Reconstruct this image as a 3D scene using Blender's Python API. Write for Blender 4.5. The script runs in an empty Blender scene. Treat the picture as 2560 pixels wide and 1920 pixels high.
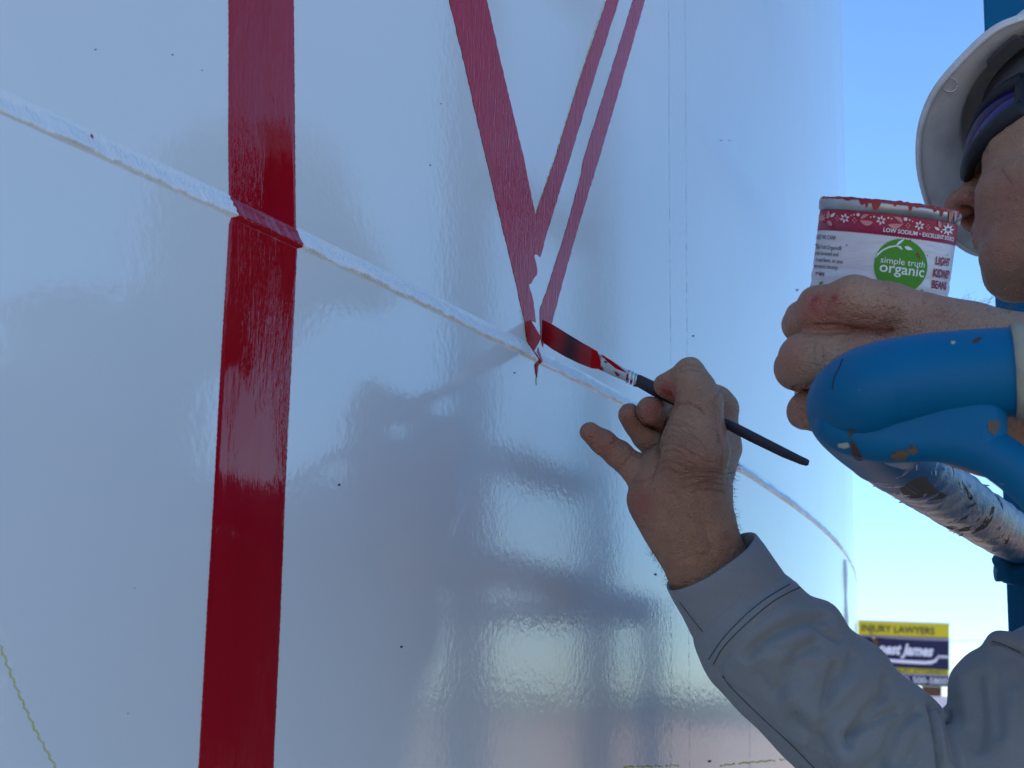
import bpy, bmesh, math, random
import numpy as np
from mathutils import Vector, Matrix
from mathutils.bvhtree import BVHTree
from mathutils.geometry import tessellate_polygon
random.seed(7); rng = np.random.default_rng(7)
S = bpy.context.scene
COL = S.collection

# ------------------------------------------------------------------ camera
FPX = 4181.3; PITCH = 0.188456; ROLL = 0.0156746; EYE = 5.0     # metres above the ground
F_ = np.array([0, math.cos(PITCH), math.sin(PITCH)])
_U = np.array([0, -math.sin(PITCH), math.cos(PITCH)]); _R = np.array([1., 0, 0])
R_ = math.cos(ROLL)*_R + math.sin(ROLL)*_U
U_ = -math.sin(ROLL)*_R + math.cos(ROLL)*_U
CAM = np.array([0, 0, EYE])
cd = bpy.data.cameras.new('camera'); cam = bpy.data.objects.new('camera', cd); COL.objects.link(cam)
cd.sensor_width = 36; cd.lens = FPX/2560*36; cd.clip_start = .02; cd.clip_end = 5000
cam.matrix_world = Matrix(((R_[0], U_[0], -F_[0], 0), (R_[1], U_[1], -F_[1], 0), (R_[2], U_[2], -F_[2], EYE), (0, 0, 0, 1)))
cd.dof.use_dof = True; cd.dof.focus_distance = 1.12; cd.dof.aperture_fstop = 24
S.camera = cam
# ------------------------------------------------------------------ sky and sun
SUN_EL = math.radians(28); SUN_AZ = math.radians(-78)            # behind the tank, to the left
w = bpy.data.worlds.new('World'); S.world = w; w.use_nodes = True
wn = w.node_tree.nodes; wl = w.node_tree.links; wn.clear()
sky = wn.new('ShaderNodeTexSky'); sky.sky_type = 'NISHITA'; sky.sun_disc = False
sky.sun_elevation = SUN_EL; sky.sun_rotation = SUN_AZ; sky.altitude = 300
sky.air_density = 1.0; sky.dust_density = .2; sky.ozone_density = 3.0
bg = wn.new('ShaderNodeBackground'); bg.inputs[1].default_value = .12
wb = wn.new('ShaderNodeMix'); wb.data_type = 'RGBA'; wb.blend_type = 'MULTIPLY'; wb.inputs[0].default_value = 1   # the phone's cool white balance
wb.inputs[7].default_value = (.775, .985, 1.16, 1); wl.new(sky.outputs[0], wb.inputs[6])
wo = wn.new('ShaderNodeOutputWorld'); wl.new(wb.outputs[2], bg.inputs[0]); wl.new(bg.outputs[0], wo.inputs[0])
sd = bpy.data.lights.new('sun', 'SUN'); sd.energy = 3.8; sd.angle = math.radians(.53); sd.color = (1, .93, .82)
sun = bpy.data.objects.new('sun', sd); COL.objects.link(sun)
sv = Vector((math.sin(SUN_AZ)*math.cos(SUN_EL), math.cos(SUN_AZ)*math.cos(SUN_EL), math.sin(SUN_EL)))
sun.rotation_euler = sv.to_track_quat('Z', 'Y').to_euler(); sun.location = (-30, 10, 40)
vs = S.view_settings; vs.view_transform = 'Standard'; vs.look = 'None'; vs.exposure = 1.08; vs.gamma = 1
S.render.resolution_x = 1024; S.render.resolution_y = 768

# ------------------------------------------------------------------ helpers
def at(x, y, d):                       # a pixel of the photograph and a depth give a point in the place
    return CAM + d*(F_ + (x-1280)/FPX*R_ - (y-960)/FPX*U_)
def raydir(x, y): return F_ + (x-1280)/FPX*R_ - (y-960)/FPX*U_
def project(P):
    q = P-CAM; z = q@F_
    return np.stack([1280+FPX*(q@R_)/z, 960-FPX*(q@U_)/z], -1)
def unit(v): v = np.asarray(v, float); return v/np.linalg.norm(v)

def link(o, parent=None):
    COL.objects.link(o)
    if parent is not None: o.parent = parent
    return o
def mesh_obj(name, verts, faces, mat, parent=None, smooth=True):
    m = bpy.data.meshes.new(name)
    verts = np.asarray(verts, np.float64)
    if parent is not None: verts = verts-np.array(parent_off(parent))
    m.from_pydata([tuple(v) for v in verts], [], [tuple(int(i) for i in f) for f in faces])
    if mat is not None: m.materials.append(mat)
    if smooth: m.polygons.foreach_set('use_smooth', [True]*len(m.polygons))
    m.update()
    return link(bpy.data.objects.new(name, m), parent)
def parent_off(p):
    v = Vector((0, 0, 0))
    while p is not None: v += p.location; p = p.parent
    return v
def root(name, loc, label, cat, group=None):
    o = bpy.data.objects.new(name, None); o.location = tuple(loc); o.empty_display_size = .05
    COL.objects.link(o); o['label'] = label; o['category'] = cat
    if group: o['group'] = group
    return o
def tag(o, label, cat, group=None):
    o['label'] = label; o['category'] = cat
    if group: o['group'] = group
    return o
def mat_new(name, col, rough=.5, spec=.5, metal=0, **kw):
    m = bpy.data.materials.new(name); m.use_nodes = True
    b = m.node_tree.nodes['Principled BSDF']
    b.inputs['Base Color'].default_value = (*col, 1); b.inputs['Roughness'].default_value = rough
    b.inputs['Specular IOR Level'].default_value = spec; b.inputs['Metallic'].default_value = metal
    for k, v in kw.items(): b.inputs[k.replace('_', ' ')].default_value = v
    return m
class NT:
    def __init__(s, m): s.t = m.node_tree; s.n = s.t.nodes; s.b = s.n['Principled BSDF']; s.tc = s.n.new('ShaderNodeTexCoord')
    def link(s, a, b): s.t.links.new(a, b)
    def mapping(s, scale=(1, 1, 1), rot=(0, 0, 0), loc=(0, 0, 0)):
        m = s.n.new('ShaderNodeMapping'); m.inputs['Scale'].default_value = scale; m.inputs['Rotation'].default_value = rot
        m.inputs['Location'].default_value = loc
        s.link(s.tc.outputs['Object'], m.inputs[0]); return m.outputs[0]
    def noise(s, vec, scale, detail=3, rough=.5, dist=0):
        n = s.n.new('ShaderNodeTexNoise'); n.inputs['Scale'].default_value = scale; n.inputs['Detail'].default_value = detail
        n.inputs['Roughness'].default_value = rough; n.inputs['Distortion'].default_value = dist
        s.link(vec, n.inputs['Vector']); return n.outputs[0]
    def vor(s, vec, scale, feat='F1', rnd=1):
        n = s.n.new('ShaderNodeTexVoronoi'); n.feature = feat; n.inputs['Scale'].default_value = scale; n.inputs['Randomness'].default_value = rnd
        s.link(vec, n.inputs['Vector']); return n.outputs['Distance']
    def ramp(s, fac, pts):
        r = s.n.new('ShaderNodeValToRGB'); e = r.color_ramp.elements
        while len(e) < len(pts): e.new(.5)
        for el, (p, c) in zip(e, pts): el.position = p; el.color = (*c, 1) if len(c) == 3 else c
        s.link(fac, r.inputs[0]); return r.outputs[0]
    def mix(s, fac, a, b):
        m = s.n.new('ShaderNodeMix'); m.data_type = 'RGBA'
        for v, i in ((fac, 0), (a, 6), (b, 7)):
            if hasattr(v, 'is_linked') or hasattr(v, 'links'): s.link(v, m.inputs[i])
            else: m.inputs[i].default_value = v if i == 0 else (*v, 1)
        return m.outputs[2]
    def math(s, op, a, b=None, clamp=False):
        m = s.n.new('ShaderNodeMath'); m.operation = op; m.use_clamp = clamp
        for v, i in ((a, 0), (b, 1)):
            if v is None: continue
            if hasattr(v, 'links'): s.link(v, m.inputs[i])
            else: m.inputs[i].default_value = v
        return m.outputs[0]
    def attr(s, name):
        a = s.n.new('ShaderNodeAttribute'); a.attribute_name = name; return a.outputs['Fac']
    def bump(s, h, dist, strength=1, prev=None):
        b = s.n.new('ShaderNodeBump'); b.inputs['Distance'].default_value = dist; b.inputs['Strength'].default_value = strength
        s.link(h, b.inputs['Height'])
        if prev is not None: s.link(prev, b.inputs['Normal'])
        s.link(b.outputs[0], s.b.inputs['Normal']); return b.outputs[0]
    def color(s, c): s.link(c, s.b.inputs['Base Color'])
    def rough(s, c): s.link(c, s.b.inputs['Roughness'])

# ------------------------------------------------------------------ materials
M = {}
def build_mats():
    # white tank enamel, orange peel
    m = M['tank'] = mat_new('tank_enamel', (.66, .67, .69), .15, .55); n = NT(m)
    v = n.mapping(); big = n.noise(v, 1.7, 3, .5)
    n.color(n.mix(n.noise(v, 6, 4), (.68, .665, .66), (.735, .72, .705)))
    n.rough(n.ramp(n.noise(n.mapping((1, 1, .3)), 3, 4), [(.35, (.085,)*3), (.7, (.14,)*3)]))
    p = n.bump(n.noise(v, 190, 2, .5), .00011, 1)
    p = n.bump(n.noise(v, 45, 2, .5), .00008, 1, p)
    n.bump(big, .0016, 1, p)
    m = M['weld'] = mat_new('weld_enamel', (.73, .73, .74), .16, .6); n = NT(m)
    st = n.math('MULTIPLY', n.attr('low_edge'), n.ramp(n.noise(n.mapping(), 130, 4, .7), [(.38, (.15,)*3), (.62, (1,)*3)]))
    n.color(n.mix(st, (.76, .745, .74), (.72, .63, .47)))  # beige mixed in along the bead's lower edge, broken by noise
    n.bump(n.noise(n.mapping(), 300, 4, .6), .0007, 1)
    # fresh red sign enamel
    m = M['red'] = mat_new('red_enamel', (.24, .003, .012), .05, .5, IOR=1.33); n = NT(m)
    v = n.mapping((1, 1, .22)); st = n.noise(v, 260, 3, .6); pat = n.ramp(n.noise(n.mapping((1, 1, .5)), 14, 3), [(.46, (.12,)*3), (.62, (1,)*3)])
    h = n.math('MULTIPLY', st, pat); p = n.bump(h, .0008, 1)
    n.bump(n.noise(n.mapping((1, 1, .5)), 22, 2), .0012, 1, p)
    n.color(n.mix(n.noise(v, 30, 3), (.31, .002, .008), (.41, .004, .013)))
    m = M['redwet'] = mat_new('wet_red_enamel', (.42, .002, .004), .5, .1); n = NT(m)
    n.bump(n.noise(n.mapping(), 120, 2), .0004, 1)
    m = M['redthin'] = mat_new('thin_red_enamel', (.27, .010, .03), .09, .5, IOR=1.28); n = NT(m)
    v = n.mapping((1, 1, .15), (0, .25, 0)); n.bump(n.noise(v, 420, 3, .6), .0005, 1)
    n.color(n.mix(n.ramp(n.noise(v, 300, 3, .7), [(.35, (0,)*3), (.6, (1,)*3)]), (.38, .003, .012), (.47, .008, .024)))
    M['yellow'] = mat_new('yellow_crayon', (.55, .52, .10), .8, .2)
    M['chalk'] = mat_new('graphite_line', (.66, .67, .68), .8, .2)
    M['speck'] = mat_new('dark_speck', (.05, .05, .07), .4, .4)
    M['bgreyspeck'] = mat_new('grey_speck', (.3, .3, .33), .6, .3)
    # skin
    m = M['skin'] = mat_new('skin', (.40, .22, .15), .48, .35); n = NT(m)
    m.node_tree.nodes['Principled BSDF'].inputs['Subsurface Weight'].default_value = .12
    m.node_tree.nodes['Principled BSDF'].inputs['Subsurface Radius'].default_value = (.006, .003, .0015)
    v = n.mapping()
    c = n.mix(n.noise(v, 60, 4, .6), (.35, .187, .118), (.52, .303, .197))
    c = n.mix(n.ramp(n.noise(v, 25, 3), [(.45, (0,)*3), (.72, (.55,)*3)]), c, (.38, .16, .105))
    c = n.mix(n.ramp(n.noise(v, 330, 2), [(.66, (0,)*3), (.76, (.45,)*3)]), c, (.22, .10, .07))
    c = n.mix(n.attr('flush'), c, (.38, .115, .08))
    c = n.mix(n.attr('crease_shade'), c, (.20, .085, .06))  # shade painted into the skin colour along creases and between fingers
    sp = n.math('MULTIPLY', n.attr('paint'), n.ramp(n.noise(v, 230, 4, .7), [(.40, (0,)*3), (.56, (1,)*3)]))
    c = n.mix(sp, c, (.33, .01, .02)); n.color(c)
    p = n.bump(n.vor(n.mapping((1, 1.8, 1)), 800), .0007, 1)
    p = n.bump(n.noise(v, 260, 4, .65), .0018, 1, p)
    n.bump(n.noise(n.mapping((1, 1, 3.0)), 90, 3, .6), .0018, .7, p)
    m = M['nail'] = mat_new('fingernail', (.50, .30, .25), .3, .5)
    M['bodyhair'] = mat_new('body_hair', (.13, .09, .06), .6, .3)
    m = M['hair'] = mat_new('grey_hair', (.12, .10, .09), .7, .3); n = NT(m); n.bump(n.noise(n.mapping((1, 1, .2)), 500, 3), .002)
    # sweatshirt
    m = M['cloth'] = mat_new('grey_sweatshirt', (.20, .24, .27), .92, .15); n = NT(m)
    m.node_tree.nodes['Principled BSDF'].inputs['Sheen Weight'].default_value = .25
    v = n.mapping()
    c = n.mix(n.noise(v, 900, 2, .6), (.225, .252, .275), (.30, .328, .355))
    c = n.mix(n.ramp(n.noise(v, 14, 4), [(.4, (0,)*3), (.7, (.35,)*3)]), c, (.215, .24, .26)); n.color(c)
    w1 = n.noise(n.mapping((1, 1, 1)), 1400, 2, .5)
    p = n.bump(w1, .0006, .7); n.bump(n.noise(v, 60, 4, .6), .003, .5, p)
    M['thread'] = mat_new('dark_thread', (.085, .10, .12), .9, .1)
    m = M['trouser'] = mat_new('navy_trousers', (.03, .04, .06), .9, .2)
    M['boot'] = mat_new('brown_boots', (.07, .045, .03), .7, .3)
    # blue steel
    m = M['blue'] = mat_new('blue_enamel', (.0, .13, .34), .48, .2); n = NT(m); v = n.mapping()
    c = n.mix(n.noise(v, 18, 4), (.0, .10, .23), (.0, .145, .30))
    ch = n.ramp(n.noise(n.mapping((1, .6, 1)), 42, 5, .62), [(.675, (0,)*3), (.685, (1,)*3)])
    c = n.mix(ch, c, (.16, .10, .06))
    scr = n.ramp(n.noise(n.mapping((.3, 3, 6), (.3, .2, 0)), 50, 4, .7), [(.71, (0,)*3), (.73, (.7,)*3)])
    c = n.mix(scr, c, (.40, .45, .45)); n.color(c)
    p = n.bump(n.math('SUBTRACT', 1, ch), .0006, 1)
    n.bump(n.noise(v, 90, 3), .0006, .8, p)
    # flaking blue-silver paint
    m = M['flake'] = mat_new('flaking_paint', (.3, .35, .4), .35, .5); n = NT(m)
    v = n.mapping((1, .55, 1), (0, 0, -.4))
    f1 = n.noise(v, 22, 6, .68, .6); bare = n.ramp(f1, [(.575, (0,)*3), (.59, (1,)*3)])
    edge = n.ramp(f1, [(.53, (0,)*3), (.572, (1,)*3), (.59, (0,)*3)])
    c = n.mix(n.ramp(n.noise(v, 16, 3), [(.36, (0,)*3), (.50, (1,)*3)]), (.20, .28, .36), (.01, .13, .30))
    c = n.mix(edge, c, (.42, .43, .42)); c = n.mix(bare, c, (.09, .065, .05))
    pr = n.ramp(n.noise(n.mapping((2, .5, 3), (0, 0, -.4)), 60, 5, .7), [(.55, (0,)*3), (.6, (1,)*3)])
    c = n.mix(n.math('MULTIPLY', pr, .6), c, (.40, .37, .30)); n.color(c)
    n.rough(n.mix(bare, (.3,)*3, (.75,)*3))
    p = n.bump(n.math('SUBTRACT', 1, bare), .0016, 1); n.bump(n.noise(v, 130, 5, .7), .0025, .9, p)
    m = M['tape'] = mat_new('worn_tape', (.42, .40, .32), .7, .3); n = NT(m)
    n.color(n.mix(n.ramp(n.noise(n.mapping(), 40, 4), [(.45, (0,)*3), (.55, (1,)*3)]), (.34, .31, .23), (.20, .26, .31)))
    n.bump(n.noise(n.mapping(), 90, 4), .002)
    M['darksteel'] = mat_new('dark_steel', (.08, .09, .10), .6, .4)
    # brush
    m = M['ferrule'] = mat_new('ferrule_metal', (.62, .62, .62), .3, .5, .75); n = NT(m); n.bump(n.noise(n.mapping(), 300, 3), .0004)
    m = M['handle'] = mat_new('brush_handle', (.022, .018, .032), .35, .5); n = NT(m); n.bump(n.noise(n.mapping(), 220, 3), .0004)
    m = M['bristle'] = mat_new('paint_loaded_bristles', (.30, .004, .01), .3, .5); n = NT(m)
    n.color(n.mix(n.attr('dry'), (.34, .004, .010), (.030, .002, .006)))
    # can
    m = M['paper'] = mat_new('label_paper', (.66, .64, .68), .42, .35); n = NT(m)
    n.color(n.mix(n.noise(n.mapping((1, 1, 4)), 60, 4), (.60, .57, .62), (.72, .70, .74)))
    n.bump(n.noise(n.mapping((1, 1, 6)), 30, 3), .0012)
    m = M['band'] = mat_new('label_crimson', (.36, .018, .055), .4, .35)
    M['pink'] = mat_new('print_pink', (.62, .25, .24), .45, .3)
    M['cream'] = mat_new('print_cream', (.78, .66, .66), .45, .3)
    M['green'] = mat_new('print_green', (.055, .27, .02), .4, .35)
    M['white'] = mat_new('print_white', (.80, .82, .80), .45, .3)
    M['ink'] = mat_new('print_grey_ink', (.09, .11, .10), .5, .3)
    M['crim'] = mat_new('print_crimson', (.28, .012, .05), .5, .3)
    m = M['tin'] = mat_new('tin', (.42, .43, .45), .38, .5, .6); n = NT(m)
    n.color(n.mix(n.ramp(n.noise(n.mapping(), 60, 4), [(.4, (0,)*3), (.6, (1,)*3)]), (.36, .37, .39), (.48, .48, .48)))
    M['drip'] = mat_new('dripped_paint', (.33, .006, .02), .2, .5)
    # helmet and glasses
    m = M['helmet'] = mat_new('white_helmet', (.60, .60, .60), .35, .45); n = NT(m)
    n.color(n.mix(n.ramp(n.noise(n.mapping(), 28, 5, .6), [(.45, (0,)*3), (.75, (1,)*3)]), (.74, .74, .74), (.52, .51, .50)))
    n.bump(n.noise(n.mapping(), 60, 3), .0008)
    M['clip'] = mat_new('helmet_clip', (.07, .07, .075), .5, .4)
    M['frame'] = mat_new('glasses_frame', (.010, .012, .018), .5, .4)
    m = M['lens'] = mat_new('violet_lens', (.018, .010, .13), .08, .8, .5)
    # billboard etc
    M['byel'] = mat_new('billboard_yellow', (.60, .50, .02), .6, .3)
    M['bnavy'] = mat_new('billboard_navy', (.013, .014, .060), .6, .3)
    M['bwhite'] = mat_new('billboard_white', (.72, .70, .78), .6, .3)
    M['bgrey'] = mat_new('billboard_grey', (.25, .24, .30), .6, .3)
    M['btext'] = mat_new('billboard_black', (.06, .06, .05), .6, .3)
    M['brown'] = mat_new('brown_steel', (.10, .055, .035), .7, .3)
    M['face'] = mat_new('printed_face', (.55, .33, .25), .6, .3)
    m = M['ground'] = mat_new('dry_ground', (.36, .26, .19), .95, .1); n = NT(m)
    n.color(n.mix(n.noise(n.mapping(), .02, 5), (.60, .40, .27), (.52, .37, .26)))
    m = M['leaf'] = mat_new('foliage', (.06, .085, .035), .8, .2); n = NT(m)
    n.color(n.mix(n.noise(n.mapping(), .25, 3), (.035, .055, .025), (.10, .12, .05)))
    M['bark'] = mat_new('bark', (.09, .065, .045), .9, .2)
build_mats()

# ------------------------------------------------------------------ the tank
TS = .25
TC = np.array([-40.4678236, 22.3833143])*TS; TR = 44.1506201*TS
SEAM = EYE+1.0*TS                                  # height of the seam's lower edge
LOW = .0026                                        # the lower course stands this much proud
WELD_H = .0099
TH0 = math.atan2(0-TC[1], .0-TC[0])
def wall_hit(x, y, off=0.):
    d = raydir(x, y); c = TC; R = TR+off
    a = d[:2]@d[:2]; b = -2*d[:2]@c; cc = c@c-R*R
    q = b*b-4*a*cc; t = (-b-math.sqrt(max(q, 0)))/(2*a)
    P = CAM+d*t; th = math.atan2(P[1]-c[1], P[0]-c[0])
    return th, P[2]
def wall_th(x, y):
    th, z = wall_hit(x, y)
    if z < SEAM: th, z = wall_hit(x, y, LOW)
    return th, z
def vnoise(s, seed=0, f=1.):
    s = np.asarray(s, float)*f+seed*17.31; i = np.floor(s).astype(int); t = s-i; t = t*t*(3-2*t)
    h = lambda k: (np.sin(k*127.1+seed*311.7)*43758.5453) % 1.0
    return h(i)*(1-t)+h(i+1)*t-.5
def weld_off(th, z, rk=1.):
    """radial offset of the wall surface, bead included"""
    th = np.asarray(th, float); z = np.asarray(z, float)
    s = th*TR; lo = SEAM+.0009*vnoise(s, 1, 60)+.0005*vnoise(s, 12, 240)+.0007*vnoise(s, 2, 17)
    hgt = WELD_H*(1+.22*vnoise(s, 3, 25)+.10*vnoise(s, 13, 110)); v = (z-lo)/hgt
    base = np.where(v < 0, LOW+.0008*np.clip(1+v/.16, 0, 1)**2, 0.)
    vv = np.clip(v, 0, 1)
    crown = np.where(vv < .16, LOW+.0008+.0003*np.sin(np.pi/2*vv/.16), (LOW+.0011)*np.clip((1-vv)/.84, 0, 1)**1.35)
    ph = s/.0040 - 1.1*(vv-.5)**2*4 + .8*vnoise(s, 5, 90)
    rip = (np.abs(np.sin(np.pi*ph))**.6-.6)*.0011 * np.clip(vnoise(s, 9, 22)+.75, 0.1, 1.2)
    lump = .0011*vnoise(s+vv*.003, 6, 120)+.0010*vnoise(s+vv*.01, 7, 45)+.0006*vnoise(s*1.+vv*.004, 11, 330)
    fade = np.clip(np.minimum(vv/.10, (1-vv)/.22), 0, 1)
    return np.where((v >= 0) & (v <= 1), crown+(rip*rk+lump*(.6+.4*rk))*fade, base)
def wp(th, z, off=0.):
    r = TR+off; return np.array([TC[0]+r*math.cos(th), TC[1]+r*math.sin(th), z])

tank = root('storage_tank', (TC[0], TC[1], 0), 'huge round white steel tank with glossy enamel and a horizontal weld seam', 'tank')
def cyl_course(name, z0, z1, r, seg=2400):
    V = []; Fc = []
    for i in range(seg):
        a = 2*math.pi*i/seg; V += [(TC[0]+r*math.cos(a), TC[1]+r*math.sin(a), z0), (TC[0]+r*math.cos(a), TC[1]+r*math.sin(a), z1)]
    for i in range(seg):
        j = (i+1) % seg; Fc.append((2*i, 2*j, 2*j+1, 2*i+1))
    return mesh_obj(name, V, Fc, M['tank'], tank)
cyl_course('upper_course', SEAM+.0012, 14, TR)
cyl_course('lower_course', 0, SEAM-.0004, TR+LOW)
rf = [(TC[0]+(TR+.05)*math.cos(2*math.pi*i/96), TC[1]+(TR+.05)*math.sin(2*math.pi*i/96), 14) for i in range(96)]
mesh_obj('roof', rf+[(TC[0], TC[1], 15.2)], [(i, (i+1) % 96, 96) for i in range(96)]+[tuple(range(95, -1, -1))], M['tank'], tank, False)
# weld bead, fine near the camera
thA = wall_hit(-120, 240)[0]; s0 = (thA-0)*TR
ths = []; th = thA
k_end = wall_hit(2100, 1395)[0]
while th < k_end+.25:
    ths.append(th); step = .00045 if th < wall_hit(1300, 900)[0] else .0009
    if th > k_end: step = .01
    th += step/TR
ths = np.array(ths); vz = np.linspace(-.18, 1.22, 34)
TH, VZ = np.meshgrid(ths, vz, indexing='ij'); Z = SEAM+VZ*WELD_H
OFF = weld_off(TH, Z)+np.clip(np.minimum(VZ+.18, 1.22-VZ)*.004-.0001, -.0001, .00025)
r = TR+OFF; V = np.stack([TC[0]+r*np.cos(TH), TC[1]+r*np.sin(TH), Z], -1).reshape(-1, 3)
nv = len(vz); idx = (np.arange(len(ths)-1)[:, None]*nv+np.arange(nv-1)[None, :]).ravel()
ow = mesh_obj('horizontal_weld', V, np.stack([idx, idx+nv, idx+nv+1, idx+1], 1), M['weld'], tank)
ea = ow.data.attributes.new('low_edge', 'FLOAT', 'POINT'); ea.data.foreach_set('value', np.clip(1-np.abs(VZ+.01)/.08, 0, 1).ravel().astype(np.float32))
# vertical weld on the lower course near the silhouette
thv = wall_hit(2114, 1500, LOW)[0]
V = []; Fc = []; zs = np.arange(0, SEAM, .02)
for z in zs:
    for a in np.linspace(0, math.pi, 7): V.append(wp(thv+math.cos(a)*.009/TR, z, LOW+.0035*math.sin(a)*(1+.3*math.sin(z*400))))
for i in range(len(zs)-1):
    for j in range(6): Fc.append((i*7+j, i*7+j+1, (i+1)*7+j+1, (i+1)*7+j))
mesh_obj('vertical_weld', V, Fc, M['weld'], tank)

def wall_poly(name, pts, mat, off=.00035, jitter=0., parent=tank, radial=True):
    P = []
    n = len(pts)
    for i in range(n):                                   # resample and roughen the edge
        a = np.array(pts[i], float); b = np.array(pts[(i+1) % n], float); L = np.hypot(*(b-a)); k = max(1, int(L/9))
        for j in range(k):
            q = a+(b-a)*j/k
            if jitter and L > 30 and j: q = q+np.array([random.uniform(-1, 1), 0])*jitter
            P.append(q)
    tz = [wall_th(*q) for q in P]
    bm = bmesh.new(); bvs = [bm.verts.new((t*TR, z, 0)) for t, z in tz]
    for t in tessellate_polygon([[Vector((t*TR, z, 0)) for t, z in tz]]):
        try: bm.faces.new([bvs[i] for i in t])
        except ValueError: pass
    zs_ = [z for t, z in tz]; ss_ = [t*TR for t, z in tz]
    def cut(co, no): bmesh.ops.bisect_plane(bm, geom=bm.verts[:]+bm.edges[:]+bm.faces[:], plane_co=co, plane_no=no)
    fine_ = min(zs_) < SEAM+WELD_H*1.1 and max(zs_) > SEAM-.002
    if fine_:
        z_ = max(min(zs_), SEAM-.002)
        while z_ < min(max(zs_), SEAM+WELD_H*1.1): cut((0, z_, 0), (0, 1, 0)); z_ += .0006
    if max(ss_)-min(ss_) > .004:
        stp = .0012 if fine_ and max(ss_)-min(ss_) < .05 else .01; s_ = min(ss_)+stp
        while s_ < max(ss_): cut((s_, 0, 0), (1, 0, 0)); s_ += stp
    bm.verts.index_update(); n = len(bm.verts)
    tz = [(v.co.x/TR, v.co.y) for v in bm.verts]; Fc = [tuple(v.index for v in q.verts) for q in bm.faces]
    eb = [(e.verts[0].index, e.verts[1].index) for e in bm.edges if e.is_boundary]; bm.free()
    top = [wp(t, z, float(weld_off(t, z))+off) for t, z in tz]; bot = [wp(t, z, float(weld_off(t, z))-.0002) for t, z in tz]
    out = []
    for q in Fc:
        a, b, c = [np.array(top[i]) for i in q[:3]]; nn = np.cross(b-a, c-a); out.append(q if nn@np.array([a[0]-TC[0], a[1]-TC[1], 0]) > 0 else q[::-1])
    Fc = out+[(i, j, n+j, n+i) for i, j in eb]
    o = mesh_obj(name, top+bot, Fc, mat, parent)
    if radial:
        nr = []
        for t, z in tz:
            if SEAM-.001 < z < SEAM+WELD_H*1.1:
                e = .0005; dz = float(weld_off(t, z+e)-weld_off(t, z-e))/(2*e); ds = float(weld_off(t+e/TR, z)-weld_off(t-e/TR, z))/(2*e)
            else: dz = ds = 0
            nr.append(Vector((math.cos(t)+ds*math.sin(t), math.sin(t)-ds*math.cos(t), -dz)).normalized())
        o.data.normals_split_custom_set_from_vertices([tuple(v) for v in nr+nr])
    return o

# vertical red stroke: a grid that follows the weld bead
def interp(tab, y):
    ys = [p[0] for p in tab]; xs = [p[1] for p in tab]; return float(np.interp(y, ys, xs))
LEFT = [(-60, 570.5), (100, 571), (350, 570), (486, 571.5), (500, 573), (520, 577), (546, 577), (560, 572), (700, 564), (898, 552), (1200, 536), (1560, 515), (1990, 492)]
RIGHT = [(-60, 734), (100, 735), (420, 738), (563, 739), (580, 744), (615, 745), (628, 742), (700, 739), (898, 729), (1200, 714), (1560, 700), (1990, 680)]
rows = []; y = -60.
while y < 1985:
    rows.append(y); y += 1.1 if 480 < y < 650 else 6
NC = 34; V = []
for y in rows:
    xl = interp(LEFT, y)+1.1*math.sin(y*1.7)*random.random(); xr = interp(RIGHT, y)+1.3*(random.random()-.3)
    for j in range(NC+1):
        x = xl+(xr-xl)*j/NC; t, z = wall_th(x, y); z0 = z
        V.append(wp(t, z, float(weld_off(t, z, .35))+(.0008 if SEAM < z < SEAM+WELD_H else .0004)*(1 if 0 < j < NC else .25)))
Fc = [(i*(NC+1)+j, (i+1)*(NC+1)+j, (i+1)*(NC+1)+j+1, i*(NC+1)+j+1) for i in range(len(rows)-1) for j in range(NC)]
mesh_obj('painted_stroke', V, Fc, M['red'], tank)
# the V shaped letter in progress
wall_poly('painted_stroke', [(1118, -40), (1212, -40), (1216, 0), (1262, 200), (1310, 400), (1338, 539), (1350, 500), (1386, 400), (1448, 200), (1516, 0), (1528, -40),
    (1558, -40), (1547, 0), (1484, 200), (1423, 400), (1371, 569), (1350, 643), (1346, 638), (1338, 635), (1335, 641), (1340, 660), (1343, 678), (1341, 688), (1333, 697), (1328, 708), (1322, 712),
    (1333, 755), (1337, 790), (1339, 806), (1325, 801), (1311, 806), (1304, 775), (1287, 700), (1270, 628), (1248, 540), (1215, 400), (1167, 190), (1122, 0)], M['redthin'], jitter=.9)
wall_poly('painted_stroke', [(1593, -40), (1623, -40), (1612, 0), (1555, 200), (1496, 400), (1464, 505), (1441, 581), (1409, 695), (1380, 806), (1366, 846), (1356, 866), (1352, 847), (1349, 801),
    (1349, 775), (1371, 712), (1416, 569), (1453, 430), (1455, 412), (1457, 404), (1462, 385), (1520, 200), (1582, 0)], M['redthin'], jitter=.9)
wall_poly('wet_paint', [(1311, 806), (1325, 800), (1336, 818), (1344, 832), (1351, 843), (1345, 858), (1338, 870), (1331, 877), (1336, 895), (1341, 905), (1343, 925), (1341, 945), (1338, 930), (1335, 903), (1329, 880), (1319, 860), (1313, 832)], M['redwet'], .0006)
wall_poly('brush_trail', [(1344, 868), (1348, 880), (1352, 887), (1349, 900), (1345, 915), (1343, 928), (1341, 905), (1338, 890)], M['redthin'], .0004)
wall_poly('brush_trail', [(1351, 843), (1356, 852), (1357, 868), (1354, 860)], M['redwet'], .0004)
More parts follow.
